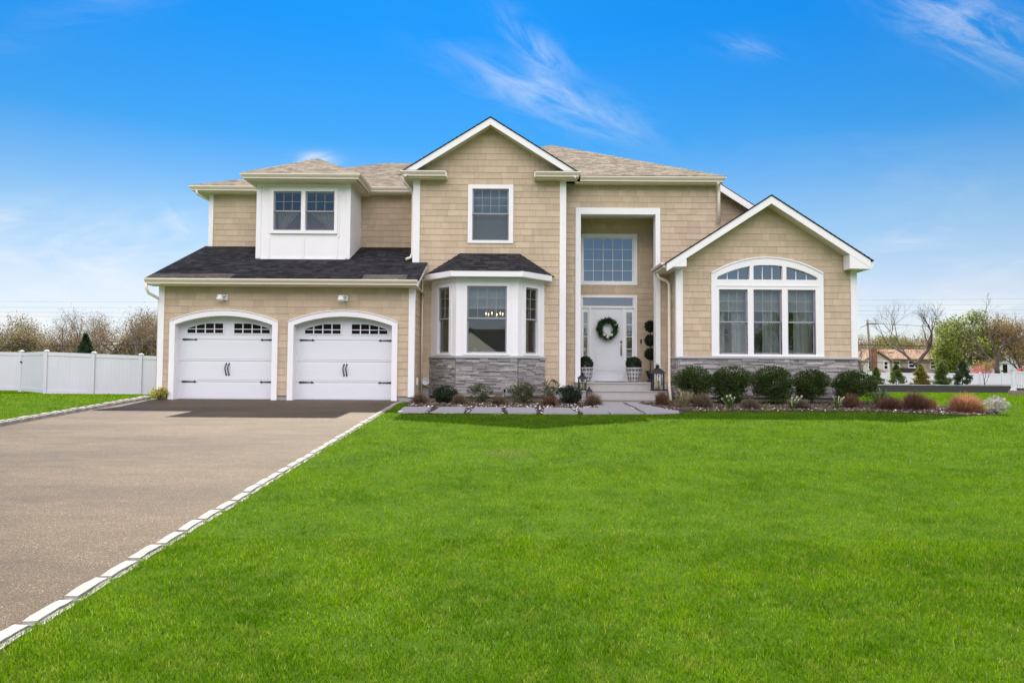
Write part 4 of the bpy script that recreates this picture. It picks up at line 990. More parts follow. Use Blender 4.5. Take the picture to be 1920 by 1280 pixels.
# lanterns
def lantern(x, y, z0, h, w, label):
    t = thing('lantern', label, 'lantern', (x, y, z0), 'black candle lanterns on the porch steps'); q = w / 2; hb = h * .62
    mb = MB(); mb.box(x - q * 1.12, x + q * 1.12, y - q * 1.12, y + q * 1.12, z0, z0 + h * .022); mb.box(x - q, x + q, y - q, y + q, z0 + h * .0225, z0 + h * .05); mb.build('base', 'black', t)
    mb = MB(); b_ = w * .055
    for sx in (-1, 1):
        for sy in (-1, 1): cx_, cy_ = x + sx * (q - b_), y + sy * (q - b_); mb.box(cx_ - b_, cx_ + b_, cy_ - b_, cy_ + b_, z0 + h * .0505, z0 + hb)
    for s in (-1, 1):
        mb.box(x - q * .86, x + q * .86, y + s * (q - b_) - b_ * .5, y + s * (q - b_) + b_ * .5, z0 + hb - h * .03, z0 + hb - .001); mb.box(x - b_ * .4, x + b_ * .4, y + s * (q - b_) - b_ * .4, y + s * (q - b_) + b_ * .4, z0 + h * .051, z0 + hb - h * .031)
        mb.box(x + s * (q - b_) - b_ * .5, x + s * (q - b_) + b_ * .5, y - q * .86, y + q * .86, z0 + hb - h * .03, z0 + hb - .001)
    F = FY(y - q + b_)
    mb.fpoly(F, [(x - q * .5, z0 + hb - h * .032), (x - q * .4, z0 + hb - h * .032), (x, z0 + hb - h * .10), (x + q * .4, z0 + hb - h * .032), (x + q * .5, z0 + hb - h * .032), (x, z0 + hb - h * .125)], -.004, .004)
    mb.build('frame', 'black', t)
    s2 = math.sqrt(2)
    mb = MB(); mb.lathe((x, y, z0 + hb), [(q * 1.25 * s2, 0), (q * 1.2 * s2, h * .02), (q * .85 * s2, h * .09), (q * .45 * s2, h * .16), (q * .30 * s2, h * .185)], 4, smooth=False, rot=math.pi / 4)
    mb.lathe((x, y, z0 + hb + h * .186), [(q * .30, 0), (q * .30, h * .06)], 8); mb.lathe((x, y, z0 + hb + h * .247), [(q * .50, 0), (q * .30, h * .03), (q * .10, h * .05)], 12)
    mb.tube([(x + q * .16 * math.cos(a_), y, z0 + hb + h * .31 + q * .16 * math.sin(a_)) for a_ in [6.2832 * i / 12 for i in range(13)]], w * .02, 5); mb.build('roof', 'black', t)
    mb = MB()
    for s in (-1, 1):
        yy_ = y + s * (q - b_ * 1.9); xx_ = x + s * (q - b_ * 1.9)
        mb.quad((x - q * .85, yy_, z0 + h * .05), (x + q * .85, yy_, z0 + h * .05), (x + q * .85, yy_, z0 + hb), (x - q * .85, yy_, z0 + hb)); mb.quad((xx_, y - q * .85, z0 + h * .05), (xx_, y + q * .85, z0 + h * .05), (xx_, y + q * .85, z0 + hb), (xx_, y - q * .85, z0 + hb))
    mb.build('glass_panes', 'glass_clear', t)
    mb = MB(); mb.lathe((x, y, z0 + h * .051), [(q * .42, 0), (q * .42, h * .30), (q * .3, h * .305)], 16); mb.build('candle', 'candle', t)
lantern(3.79, 17.78, .284, .74, .30, 'tall black lantern with a cream candle on the right end of the porch step')
lantern(1.83, 17.76, .284, .50, .20, 'medium black lantern with a cream candle on the left end of the porch step')
lantern(1.97, 17.38, .078, .33, .135, 'smallest black lantern, on the lowest porch step by the left shrubs')
mb = MB(); mb.box(2.40, 3.22, 19.25, 19.95, .4785, .492); tag(mb.build('doormat', 'dark', base=(2.8, 19.6, .48)), 'dark doormat lying on the porch in front of the door', 'doormat')

# curtains, blinds and what is seen through the glass
def curtain(x0, x1, y, z0, z1, label, m='curtain', tie=None, group='white curtains behind the windows'):
    mb = MB(); n = 40; P = []
    for j in range(9):
        f = j / 8
        for i in range(n + 1):
            u = i / n; xx = x0 + (x1 - x0) * u
            if tie: xc = tie; k = 1 - .75 * math.sin(math.pi * min(1, (1 - f) * 1.0)) ** 1.0 if False else (.25 + .75 * f ** 1.3); xx = xc + (xx - xc) * k
            P.append((xx, y + .03 * math.sin(u * 6.28 * (x1 - x0) / .13) + .01 * math.sin(u * 37), z0 + (z1 - z0) * f))
    mb.add(P, [(j * (n + 1) + i, j * (n + 1) + i + 1, (j + 1) * (n + 1) + i + 1, (j + 1) * (n + 1) + i) for j in range(8) for i in range(n)], smooth=True)
    tag(mb.build('curtain', m, base=((x0 + x1) / 2, y, z0)), label, 'curtain', group)
curtain(5.46, 5.74, 18.42, 1.25, 2.5, 'white curtain at the left edge of the left pane of the arched window')
curtain(5.93, 6.30, 18.42, 1.25, 2.5, 'white curtain at the right side of the left pane of the arched window')
curtain(6.76, 7.20, 18.42, 1.25, 2.5, 'white curtain at the right side of the middle pane of the arched window')
curtain(7.60, 8.08, 18.42, 1.25, 2.5, 'white curtain at the right side of the right pane of the arched window')
curtain(-6.60, -5.95, 18.96, 4.62, 5.15, 'tied back sheer curtain in the left dormer window', tie=-6.52, group='sheer curtains in the dormer')
curtain(-5.65, -4.98, 18.96, 4.62, 5.15, 'tied back sheer curtain in the right dormer window', tie=-4.99, group='sheer curtains in the dormer')
def shade(x0, x1, y, z0, z1, label):
    mb = MB(); mb.box(x0, x1, y, y + .012, z0, z1); mb.box(x0, x1, y - .008, y + .02, z0 - .022, z0 - .0005); tag(mb.build('roller_shade', 'blind', base=((x0 + x1) / 2, y, z0)), label, 'shade', 'roller shades behind the windows')
shade(5.48, 6.27, 18.30, 2.42, 3.02, 'grey roller shade half down in the left pane of the arched window')
shade(6.39, 7.18, 18.30, 2.42, 3.02, 'grey roller shade half down in the middle pane of the arched window')
shade(7.30, 8.08, 18.30, 2.42, 3.02, 'grey roller shade half down in the right pane of the arched window')
shade(-1.12, -.10, 18.76, 4.40, 5.80, 'grey shade drawn down behind the window under the front gable')
shade(-1.20, -.12, 17.93, 2.42, 3.05, 'grey shade in the top of the middle bay window')
# chandelier
cx_, cy_, cz_ = -.52, 19.9, 2.46
t = thing('chandelier', 'lit brass chandelier seen through the middle bay window', 'chandelier', (cx_, cy_, cz_))
mb = MB(); mb.tube([(cx_, cy_, 3.11), (cx_, cy_, 2.32)], .012, 6); mb.lathe((cx_, cy_, 2.28), [(.01, 0), (.045, .04), (.03, .1), (.012, .14)], 10); mb.build('stem', 'brass', t)
for i in range(6):
    a_ = i * math.pi / 3 + .26; d = Vector((math.cos(a_), math.sin(a_), 0)); o = Vector((cx_, cy_, 2.33)); mb = MB()
    mb.tube([o + d * .03, o + d * .12 + Vector((0, 0, -.05)), o + d * .22 + Vector((0, 0, -.02)), o + d * .25 + Vector((0, 0, .06))], .010, 5); ar = mb.build('arm', 'brass', t)
    p = o + d * .25; mb = MB(); mb.lathe((p.x, p.y, p.z + .06), [(.009, 0), (.009, .03), (.017, .045), (.016, .062), (.004, .08)], 8); mb.build('bulb', 'bulb', ar)
mb = MB(); mb.lathe((-.98, 17.98, 1.235), [(.06, 0), (.085, .04), (.09, .10), (.07, .13), (.05, .135)], 16); tag(mb.build('bowl', 'teal', base=(-.98, 17.98, 1.235)), 'small teal bowl on the sill inside the middle bay window', 'bowl')
# dining table is not visible; solar stake light in the bed
t = thing('stake_light', 'thin black stake light standing in front of the stone bay base', 'garden light', (-.18, 17.3, 0)); mb = MB(); mb.tube([(-.18, 17.3, -.02), (-.18, 17.3, .24)], .008, 6); mb.build('stake', 'black', t)
mb = MB(); mb.lathe((-.18, 17.3, .24), [(.02, 0), (.028, .05), (.034, .055), (.034, .065), (.01, .08)], 10); mb.build('lamp_head', 'black', t)

# ================================================================== KERB STONES, SLABS
def kerb_mesh(seed, L):
    bm = bmesh.new(); bmesh.ops.create_cube(bm, size=1.0); r = random.Random(seed)
    bmesh.ops.scale(bm, vec=(.115, L, .22), verts=bm.verts); bmesh.ops.bevel(bm, geom=bm.edges[:], offset=.022, segments=3, affect='EDGES')
    bmesh.ops.subdivide_edges(bm, edges=[e for e in bm.edges if e.calc_length() > .1], cuts=4, use_grid_fill=True)
    for v in bm.verts:
        v.co += Vector((r.uniform(-1, 1) * .0015, r.uniform(-1, 1) * .0015, r.uniform(-1, 1) * .002))
        v.co.x *= 1 + .07 * math.cos(v.co.y * 9) + .05 * math.sin(v.co.y * 23 + seed); v.co.z += .007 * math.cos(v.co.y * 9.5)
    me = bpy.data.meshes.new('kerb_stone'); bm.to_mesh(me); bm.free(); me.materials.append(M['kerb']); return me
KM = [kerb_mesh(i, .322 + .006 * (i % 3)) for i in range(7)]
def kerbs(pts, label, group, r, lift=-.090):
    """one stone after another along a plan polyline"""
    d = 0; P = [Vector((x, y, 0)) for x, y in pts]; tot = sum((q - p).length for p, q in zip(P, P[1:])); first = True
    while d < tot:
        dd = d; 
        for p, q in zip(P, P[1:]):
            if dd <= (q - p).length: break
            dd -= (q - p).length
        u = (q - p).normalized(); c = p + u * dd
        o = bpy.data.objects.new('kerb_stone', r.choice(KM)); COL.objects.link(o)
        o.location = (c.x + r.uniform(-.006, .006), c.y, gz(c.x, c.y) + lift + r.uniform(-.005, .005)); sl_ = math.atan(.0335) if 0 < c.y < 17.2 else 0
        o.rotation_euler = (sl_ + r.uniform(-.012, .012), r.uniform(-.02, .02), math.atan2(-u.x, u.y) + r.uniform(-.02, .02)); tag(o, label, 'kerb stone', group); d += .336
r = random.Random(3)
kerbs([(kx(.9), .9), (kx(16.5), 16.5), (-2.72, 16.95), (-2.52, 17.2)], 'pale granite kerb block in the long row between the driveway and the front lawn', 'kerb stones along the right edge of the driveway', r)
kerbs([(klx(6.5) - .02, 6.5), (klx(17.2), 17.2)], 'grey granite kerb block in the row along the left edge of the driveway', 'kerb stones along the left edge of the driveway', r, -.02)
def slab(cs, label, seed):
    r = random.Random(seed); cs = [(x + r.uniform(-.02, .02), y + r.uniform(-.02, .02)) for x, y in cs]; mb = MB(); n = len(cs); cx_ = sum(c[0] for c in cs) / n; cy_ = sum(c[1] for c in cs) / n
    top = [(cx_ + (x - cx_) * .985, cy_ + (y - cy_) * .985, gz(x, y) + .042) for x, y in cs]; mid = [(x, y, gz(x, y) + .036) for x, y in cs]; bot = [(x, y, gz(x, y) - .03) for x, y in cs]
    mb.add(bot + mid + top, [tuple(range(2 * n, 3 * n))] + [(i + k, (i + 1) % n + k, (i + 1) % n + k + n, i + k + n) for k in (0, n) for i in range(n)])
    tag(mb.build('paving_slab', 'slab', base=(cx_, cy_, gz(cx_, cy_))), label, 'paving slab', 'bluestone slabs of the front path')
def pxX(px, y): return (px - 960) / 1280 * y
names = ['flat grey slab at the driveway end of the front path', 'second grey slab of the front path counted from the driveway', 'third grey slab of the front path, before the stone bay', 'fourth grey slab of the front path, below the stake light', 'fifth grey slab of the front path, before the reddish mound', 'sixth grey slab of the front path, left of the step slabs']
bots = [(746, 799), (813, 870), (881, 941), (954, 1007), (1020, 1083), (1094, 1142)]; tops = [(759, 811), (826, 875), (890, 941), (953, 1003), (1020, 1069), (1085, 1132)]
for i, (bt, tp) in enumerate(zip(bots, tops)):
    slab([(pxX(bt[0], 14.12), 14.12), (pxX(bt[1], 14.12), 14.12), (pxX(tp[1], 15.3), 15.3), (pxX(tp[0], 15.3), 15.3)], names[i], i)
slab([(2.03, 14.15), (2.72, 14.2), (2.72, 15.3), (2.0, 15.35)], 'front left slab of the paved patch below the porch steps', 20)
slab([(2.80, 14.2), (3.50, 14.35), (3.62, 14.75), (3.30, 15.2), (2.80, 15.3)], 'front right slab of the paved patch below the porch steps', 21)
slab([(1.95, 15.45), (2.72, 15.4), (2.72, 16.85), (1.9, 16.85)], 'rear left slab of the paved patch against the porch steps', 22)
slab([(2.80, 15.4), (3.40, 15.3), (3.15, 16.2), (3.05, 16.85), (2.80, 16.85)], 'rear right slab of the paved patch against the porch steps', 23)
scatter_chips('gravel', WALK, 480, (.010, .035), 'gravel', 4, dz=.012)
scatter_chips('bark_mulch', BED_L, 2600, (.012, .04), 'chip', 5); scatter_chips('bark_mulch', BED_R, 4500, (.012, .045), 'chip', 6)
scatter_chips('gravel', BED_R, 240, (.010, .032), 'gravel', 7, extra=lambda x, y: y < 15.9 + .0 * x)
scatter_chips('gravel', BED_L, 160, (.010, .03), 'gravel', 8, extra=lambda x, y: y < 16.6)

# ================================================================== GARDEN PLANTS
def stems(mb, x, y, z, h, n, r, spread=.25, rad=.012):
    for i in range(n):
        a_ = r.random() * 6.28; q = r.uniform(.2, 1) * spread
        mb.tube([(x + .04 * math.cos(a_), y + .04 * math.sin(a_), z - .02), (x + q * .5 * math.cos(a_), y + q * .5 * math.sin(a_), z + h * .45), (x + q * math.cos(a_), y + q * math.sin(a_), z + h * .85)], [rad, rad * .7, rad * .3], 5)
def shrub(x, y, w_, h, label, m, n=3200, sz=.045, seed=0, lift=.12, dep=None, group=None, name='shrub', clumps=34, spread=.34, cat='shrub', asp=.5, shell=.5):
    r = random.Random(seed); z = gz(x, y); t = thing(name, label, cat, (x, y, z), group)
    mb = MB(); stems(mb, x, y, z, h * .85, 9, r, w_ * .3, .008); mb.build('stem', 'bark', t)
    mb = MB(); blob(mb, (x, y, z + lift + (h - lift) / 2), (w_ / 2, (dep or w_) / 2, (h - lift) / 2), n, sz, r, clumps, spread, zmin=z + lift * .5, asp=asp, shell=shell)
    for i in range(n // 10):                                        # stray shoots that break the outline
        v = rvec(r).normalized(); v.z = abs(v.z); p = Vector((x, y, z + lift + (h - lift) / 2)) + Vector((v.x * w_ / 2, v.y * (dep or w_) / 2, v.z * (h - lift) / 2)) * r.uniform(.95, 1.2); leaf_at(mb, p, v + Vector((0, 0, .5)) + rvec(r) * .5, sz * 1.2, r, asp=asp)
    mb.build('foliage', m, t); return t
gb = 'clipped evergreen shrubs under the arched window'
for i, (x, w_, h, yb, lab) in enumerate(((4.52, .90, .86, 17.0, 'dark green round shrub beside the downspout, leftmost below the arched window'), (5.47, .96, .87, 16.95, 'wide dark green round shrub below the left pane of the arched window'), (6.47, .88, .88, 17.0, 'dark green round shrub below the middle of the arched window'), (7.46, .82, .80, 17.05, 'dark green round shrub on visible stems below the right pane of the arched window'), (8.56, .90, .78, 17.1, 'dark green spreading shrub at the right corner of the house'))):
    shrub(x, yb, w_, h, lab, 'leaf_box', 11000, .040, 100 + i, lift=.06 if i != 3 else .14, group=gb, clumps=34, spread=.36, asp=.6, shell=.45)
shrub(-1.62, 16.75, .50, .37, 'dark green needle shrub left of the stone bay base', 'leaf_dark', 3600, .05, 110, lift=.02, asp=.22)
shrub(-.78, 16.85, .56, .45, 'olive green airy shrub before the left half of the stone bay base', 'leaf_olive', 2200, .034, 111, lift=.03)
shrub(.28, 16.8, .70, .48, 'olive green airy shrub at the right end of the stone bay base', 'leaf_olive', 3300, .034, 112, lift=.03)
shrub(.96, 16.9, .46, .55, 'loose upright olive shrub between the bay and the white corner board', 'leaf_olive', 1500, .036, 113, lift=.03)
shrub(1.40, 16.75, .54, .41, 'dark green low shrub left of the porch lanterns', 'leaf_dark', 3600, .042, 114, lift=.02, asp=.35)
shrub(-8.85, 17.2, .40, .28, 'low yellow green shrub at the left corner of the garage', 'leaf_yellow', 700, .05, 115, lift=.02)
def mound(x, y, w_, h, label, m, n=1500, seed=0, dep=None, group='twiggy mounds in the flower beds', cat='shrub', name='low_shrub', leafm=None):
    """dense dome of fine twigs"""
    r = random.Random(seed); z = gz(x, y); mb = MB(); dep = dep or w_
    for i in range(n):
        v = rvec(r).normalized(); v.z = abs(v.z) * 1.0 + .05; k = r.uniform(.72, 1.06)
        e = Vector((x + v.x * w_ / 2 * k, y + v.y * dep / 2 * k, z + v.z * h * k)); b0 = Vector((x + v.x * w_ * .22 * r.random(), y + v.y * dep * .22 * r.random(), z)); b0 = b0.lerp(e, r.uniform(0, .55))
        mid = b0.lerp(e, .5) + Vector((r.uniform(-1, 1), r.uniform(-1, 1), r.uniform(0, 1))) * .03; s = Vector((r.uniform(-1, 1), r.uniform(-1, 1), .1)).normalized() * r.uniform(.003, .006)
        mb.add((b0 - s, b0 + s, mid + s, mid - s, e), ((0, 1, 2, 3), (3, 2, 4)))
        if r.random() < .5: leaf_at(mb, e, v + rvec(r), r.uniform(.015, .03), r)
    o = mb.build(name, m, base=(x, y, z)); return tag(o, label, cat, group)
mound(-2.22, 16.55, .46, .26, 'brown twiggy mound at the driveway end of the left bed', 'twig_brown', 1100, 1)
mound(-1.24, 16.35, .42, .26, 'brown twiggy mound right of the dark needle shrub', 'twig_brown', 1100, 2)
mound(-.32, 16.35, .42, .24, 'brown twiggy mound in front of the stake light', 'twig_brown', 1000, 3)
mound(.90, 16.25, .42, .24, 'reddish twiggy mound in front of the loose upright shrub', 'twig_red', 1100, 4)
mound(1.92, 16.15, .52, .30, 'brown twiggy mound at the left foot of the porch steps', 'twig_brown', 1200, 5)
mound(3.62, 16.5, .40, .34, 'dark brown twiggy mound at the right foot of the porch steps', 'twig_red', 1100, 6)
mound(4.45, 15.95, .55, .32, 'brown twiggy mound below the leftmost round shrub', 'twig_brown', 1400, 7)
mound(5.50, 15.75, .50, .24, 'grey brown twiggy mound below the wide round shrub', 'twig_brown', 1200, 8)
mound(6.68, 15.9, .60, .22, 'low brown twiggy mound below the middle round shrub', 'twig_brown', 1200, 9)
mound(7.98, 16.1, .48, .34, 'reddish twiggy mound below the spreading shrub at the house corner', 'twig_red', 1300, 10)
mound(8.66, 15.7, .70, .34, 'dark reddish twiggy mound left of the blue green blades', 'twig_red', 1500, 11)
mound(9.28, 15.75, .78, .42, 'large dark red twiggy mound right of the blue green blades', 'twig_red', 1900, 12)
mound(9.75, 15.95, .34, .26, 'small orange brown twiggy mound between the dark and the sunlit mounds', 'twig_orange', 800, 13)
mound(10.08, 15.2, .86, .42, 'large sunlit orange brown mound near the tip of the right bed', 'twig_orange', 2600, 14)
shrub(10.45, 14.75, .40, .36, 'small silvery shrub at the right tip of the flower bed', 'leaf_silver', 1300, .035, 116, lift=.03)
def blades(x, y, n, h, wd, sp, label, m, seed, name='ornamental_grass', group=None, cat='grass clump', stiff=.3, part_=None):
    r = random.Random(seed); z = gz(x, y); mb = MB()
    for i in range(n):
        a_ = r.random() * 6.28; d = Vector((math.cos(a_), math.sin(a_), 0)); q = sp * r.uniform(.2, 1); hh = h * r.uniform(.55, 1.1) ; s = Vector((-d.y, d.x, 0)) * wd / 2
        p0 = Vector((x, y, z)) + d * r.random() * .05; p1 = p0 + d * q * .35 + Vector((0, 0, hh * .65)); p2 = p0 + d * q * .8 + Vector((0, 0, hh)); p3 = p0 + d * q * 1.25 + Vector((0, 0, hh * (1.15 if r.random() < stiff else .62)))
        mb.add((p0 - s, p0 + s, p1 + s, p1 - s, p2 + s * .7, p2 - s * .7, p3), ((0, 1, 2, 3), (3, 2, 4, 5), (5, 4, 6)))
    if part_: return mb.build(part_[0], m, part_[1])
    return tag(mb.build(name, m, base=(x, y, z)), label, cat, group)
blades(4.0, 15.85, 200, .36, .012, .34, 'straw coloured arching grass clump beside the downspout foot', 'straw', 21)
blades(8.65, 16.1, 110, .36, .018, .34, 'backlit green grassy clump at the right house corner', 'blade_green', 22)
blades(8.95, 16.5, 26, .42, .035, .16, 'stiff blue green sword leaves rising behind the dark red mounds', 'blade_blue', 23, stiff=1.0, name='iris_plant', cat='plant')
def daffodil(x, y, n, label, seed):
    r = random.Random(seed); z = gz(x, y); t = thing('daffodil_clump', label, 'flowers', (x, y, z), 'daffodils in the right bed'); blades(x, y, n * 9, .26, .014, .16, '', 'blade_green', seed, part_=('leaves', t), stiff=.8)
    for i in range(n):
        a_ = r.random() * 6.28; q = r.uniform(.03, .2); p = Vector((x + q * math.cos(a_), y + q * math.sin(a_), z + r.uniform(.2, .32))); mb = MB()
        for k in range(6): b_ = k * 1.047; leaf_at(mb, p, Vector((math.cos(b_), -.5, math.sin(b_))), .035, r, asp=.7)
        mb.tube([(x, y, z), (p.x, p.y + .01, p.z)], .004, 4, 0); mb.build('flower', 'petal_pale', t)
daffodil(4.98, 15.65, 11, 'green daffodil clump with pale flowers between two brown mounds left of centre', 31)
daffodil(6.38, 15.55, 9, 'green daffodil clump with pale flowers under the middle round shrub', 32)
daffodil(7.50, 15.75, 5, 'small daffodil clump under the round shrub on visible stems', 33)

# ================================================================== FENCES, RAILING, RETAINING WALL
def panel_fence(pts, h, label, group, gate=None):
    """white vinyl privacy fence; pts = post positions (x, y, ground z)"""
    P = [Vector(p) for p in pts]; t = thing('privacy_fence', label, 'fence', tuple(P[0]), group)
    for p in P:
        mb = MB(); mb.box(p.x - .065, p.x + .065, p.y - .065, p.y + .065, p.z - .2, p.z + h + .03); mb.box(p.x - .085, p.x + .085, p.y - .085, p.y + .085, p.z + h + .0305, p.z + h + .055)
        mb.lathe((p.x, p.y, p.z + h + .0555), [(.11, 0), (.02, .04)], 4, smooth=False, rot=math.pi / 4); mb.build('post', 'vinyl', t)
    for p, q in zip(P, P[1:]):
        u = q - p; L = Vector((u.x, u.y, 0)).length; dz = (q.z - p.z) / L; uu = Vector((u.x, u.y, 0)).normalized(); nn = Vector((uu.y, -uu.x, 0)); F = Fr(p, uu, nn); mb = MB(); sl = lambda a_: dz * a_
        def bar(a0, a1, b0, b1, c0, c1): mb.hexa([F.p(a0, b0 + sl(a0), c0), F.p(a1, b0 + sl(a1), c0), F.p(a1, b0 + sl(a1), c1), F.p(a0, b0 + sl(a0), c1), F.p(a0, b1 + sl(a0), c0), F.p(a1, b1 + sl(a1), c0), F.p(a1, b1 + sl(a1), c1), F.p(a0, b1 + sl(a0), c1)])
        bar(.066, L - .066, h - .15, h, -.03, .03); bar(.066, L - .066, .04, .22, -.03, .03); n = max(2, int(L / .17))
        for i in range(n):
            a0 = .066 + (L - .132) * i / n; bar(a0 + .001, .066 + (L - .132) * (i + 1) / n - .001, .2205, h - .1505, -.012, .012)
        mb.build('panel', 'vinyl', t)
    return t
panel_fence([(-19.9, 29.2, -.40), (-17.75, 29.0, -.47), (-15.85, 29.2, -.53), (-13.9, 29.4, -.58), (-11.6, 29.6, -.6), (-9.3, 29.8, -.6)], 1.83, 'white vinyl privacy fence between the gate and the garage side of the house', 'white vinyl fences')
panel_fence([(-28.2, 32.3, -.33), (-25.6, 32.2, -.34), (-23.05, 32.1, -.36)], 1.83, 'white vinyl privacy fence section left of the gate at the photo edge', 'white vinyl fences')
t = thing('fence_gate', 'white vinyl gate standing between the two left fence sections', 'gate', (-22.9, 32.0, -.36)); u = Vector((3.0, -2.75, 0)).normalized(); F = Fr((-22.95, 31.98, -.38), u, (u.y, -u.x, 0)); mb = MB(); Lg = 3.98
for i in range(22): a0 = .08 + (Lg - .16) * i / 22; mb.fbox(F, a0, a0 + (Lg - .16) / 22 - .006, .24, 1.68, -.012, .012)
for q in ((.08, Lg - .08, 1.685, 1.83), (.08, Lg - .08, .06, .235), (.0, .075, .06, 1.83), (Lg - .075, Lg, .06, 1.83)): mb.fbox(F, *q, -.03, .03)
mb.build('panel', 'vinyl', t)
for z in (.35, 1.6):
    mb = MB(); mb.fbox(F, Lg - .12, Lg + .10, z, z + .07, .031, .06); mb.build('hinge', 'trim', t)
mb = MB(); mb.fbox(F, .02, .14, 1.35, 1.43, .031, .07); mb.build('latch', 'black', t)
panel_fence([(x, 58 + .01 * x, -1.10) for x in [12 + 1.87 * i for i in range(24)]], 1.83, 'long white vinyl fence behind the row of small evergreens on the right', 'white vinyl fences')
# retaining wall
mb = MB(); mb.box(9.5, 60, 45.0, 45.3, -1.0, -.07); rw_ = mb.build('retaining_wall', 'wood', base=(30, 45, -.5)); tag(rw_, 'low dark timber retaining wall at the back of the right lawn', 'retaining wall')
rw_.data.materials[0] = mat('timber_grey', (.05, .05, .051), .9, noise=(8, .15), stretch=(.1, 1, 1))
mb = MB(); mb.box(9.5, 60, 44.96, 45.34, -.069, -.035); mb.build('cap', 'ledge', rw_)
mb = MB(); mb.add([(9.5, 45.3, -.09), (60, 45.3, -.09), (60, 51, -.09), (9.5, 51, -.09)], ((0, 1, 2, 3),)); mb.add([(9.5, 51, -.09), (60, 51, -.09), (60, 54, -1.0), (9.5, 54, -1.0)], ((0, 1, 2, 3),)); kind(mb.build('terrace_ground', 'soil'), 'structure')
# white railing on the right
t = thing('porch_railing', 'white balustrade on a tan base at the right edge of the lawn', 'railing', (24.9, 34, -.4)); F = FY(34)
mb = MB(); mb.box(24.82, 30, 33.9, 34.2, -.6, -.075); mb.build('base', 'wood', t)
for x in (24.97, 27.2, 29.4):
    mb = MB(); mb.box(x - .07, x + .07, 33.97, 34.11, -.07, .95); mb.box(x - .10, x + .10, 33.94, 34.14, .9505, 1.0); mb.box(x - .10, x + .10, 33.94, 34.14, -.0745, .0); mb.build('post', 'vinyl', t)
for x0, x1 in ((25.04, 27.13), (27.27, 29.33)):
    mb = MB(); mb.box(x0, x1, 34.0, 34.08, .80, .88); mb.box(x0, x1, 34.0, 34.08, .05, .12); mb.build('rail', 'vinyl', t); n = 17
    mb = MB()
    for i in range(n): x = x0 + (x1 - x0) * (i + .7) / n; mb.box(x - .02, x + .02, 34.02, 34.06, .1205, .7995)
    mb.build('balusters', 'vinyl', t)

# ================================================================== TREES
def limb(mb, p, d, L, r0, r1, n, r, wob, sides):
    pts = [p.copy()]; dd = d.copy()
    for i in range(n):
        dd = (dd + rvec(r) * wob).normalized(); pts.append(pts[-1] + dd * L / n)
    mb.tube(pts, [r0 + (r1 - r0) * i / n for i in range(n + 1)], sides, caps=False); return pts, dd
def grow(mt, mc, p, d, L, r0, depth, r, tips, spread, up_):
    sides = 7 if depth >= 4 else 4 if depth >= 2 else 3
    pts, dd = limb(mt if depth >= 3 else mc, p, d, L, r0, r0 * .62, 4 if depth > 1 else 3, r, .16 if depth > 3 else .26, sides)
    if depth == 0: tips.append((pts[-1], dd)); return
    tips.append((pts[-1], dd)) if depth == 1 else None
    for k in range(r.choice((2, 3, 3)) if depth > 1 else 3):
        q = pts[-1] if k == 0 else pts[r.randint(2, len(pts) - 1)]
        nd = (dd + rvec(r).normalized() * spread * r.uniform(.6, 1.3) + Vector((0, 0, up_))).normalized()
        grow(mt, mc, q, nd, L * r.uniform(.62, .86), r0 * (.62 if k == 0 else .48), depth - 1, r, tips, spread, up_)
def tree(loc, h, label, group, seed, m='bark', leafm=None, nl=0, lsz=.12, spread=.75, up_=.12, lean=(0, 0), fork=.28, cat='tree', name='tree', depth=6, lspr=.5, wood=.016):
    r = random.Random(seed); t = thing(name, label, cat, loc, group); p = Vector(loc); mt, mc, tips = MB(), MB(), []
    L = h * fork
    grow(mt, mc, p - Vector((0, 0, .2)), Vector((lean[0], lean[1], 1)).normalized(), L, h * wood, depth, r, tips, spread, up_)
    top = max(q.z for q, _ in tips) - p.z; k = h / top
    for q in (mt, mc): q.v = [(p.x + (x - p.x) * k, p.y + (y - p.y) * k, p.z + (z - p.z) * k) for x, y, z in q.v]
    mt.build('trunk', m, t)
    if leafm:
        for i in range(nl):
            q, dd = r.choice(tips); q = p + (q - p) * k + rvec(r) * lspr; leaf_at(mc, q, rvec(r), lsz * r.uniform(.6, 1.4), r, asp=.7)
            mc.mi[-1] = mc.mi[-2] = 1
    mc.build('crown', [m, leafm] if leafm else m, t); return t
def zb(x, y): return gz(x, y)
def PX(px, y): return (px - 960) / 1280 * y
gl1 = 'trees beyond the left white fence'; gr1 = 'trees beyond the right white fence'
bare = tree((PX(112, 70), 70, zb(-46, 70)), 6.6, 'bare dark forked tree right behind the white gate on the left', gl1, 7, 'bark', 'bud_brown', 900, .10, fork=.17, depth=7, spread=.85)
bud = tree((PX(205, 74), 74, zb(-44, 74)), 7.2, 'bare brown budding tree among the woods beyond the left fence', gl1, 8, 'bark', 'bud_brown', 1900, .15, spread=.85, fork=.18, lspr=.8, depth=7)
bud2 = tree((PX(255, 72), 72, zb(-40, 72)), 7.8, 'bare pale barked tree by the garage corner beyond the left fence', gl1, 9, 'bark_pale', 'bud_brown', 900, .13, spread=.8, fork=.16, lspr=.8, depth=7)
bud3 = tree((PX(60, 80), 80, zb(-50, 80)), 6.9, 'olive brown budding tree among the woods beyond the left fence', gl1, 10, 'bark', 'bud_olive', 4200, .18, spread=.9, fork=.2, lspr=1.0)
r = random.Random(77)
LB = 'brown budding tree in the dense woods beyond the left fence'
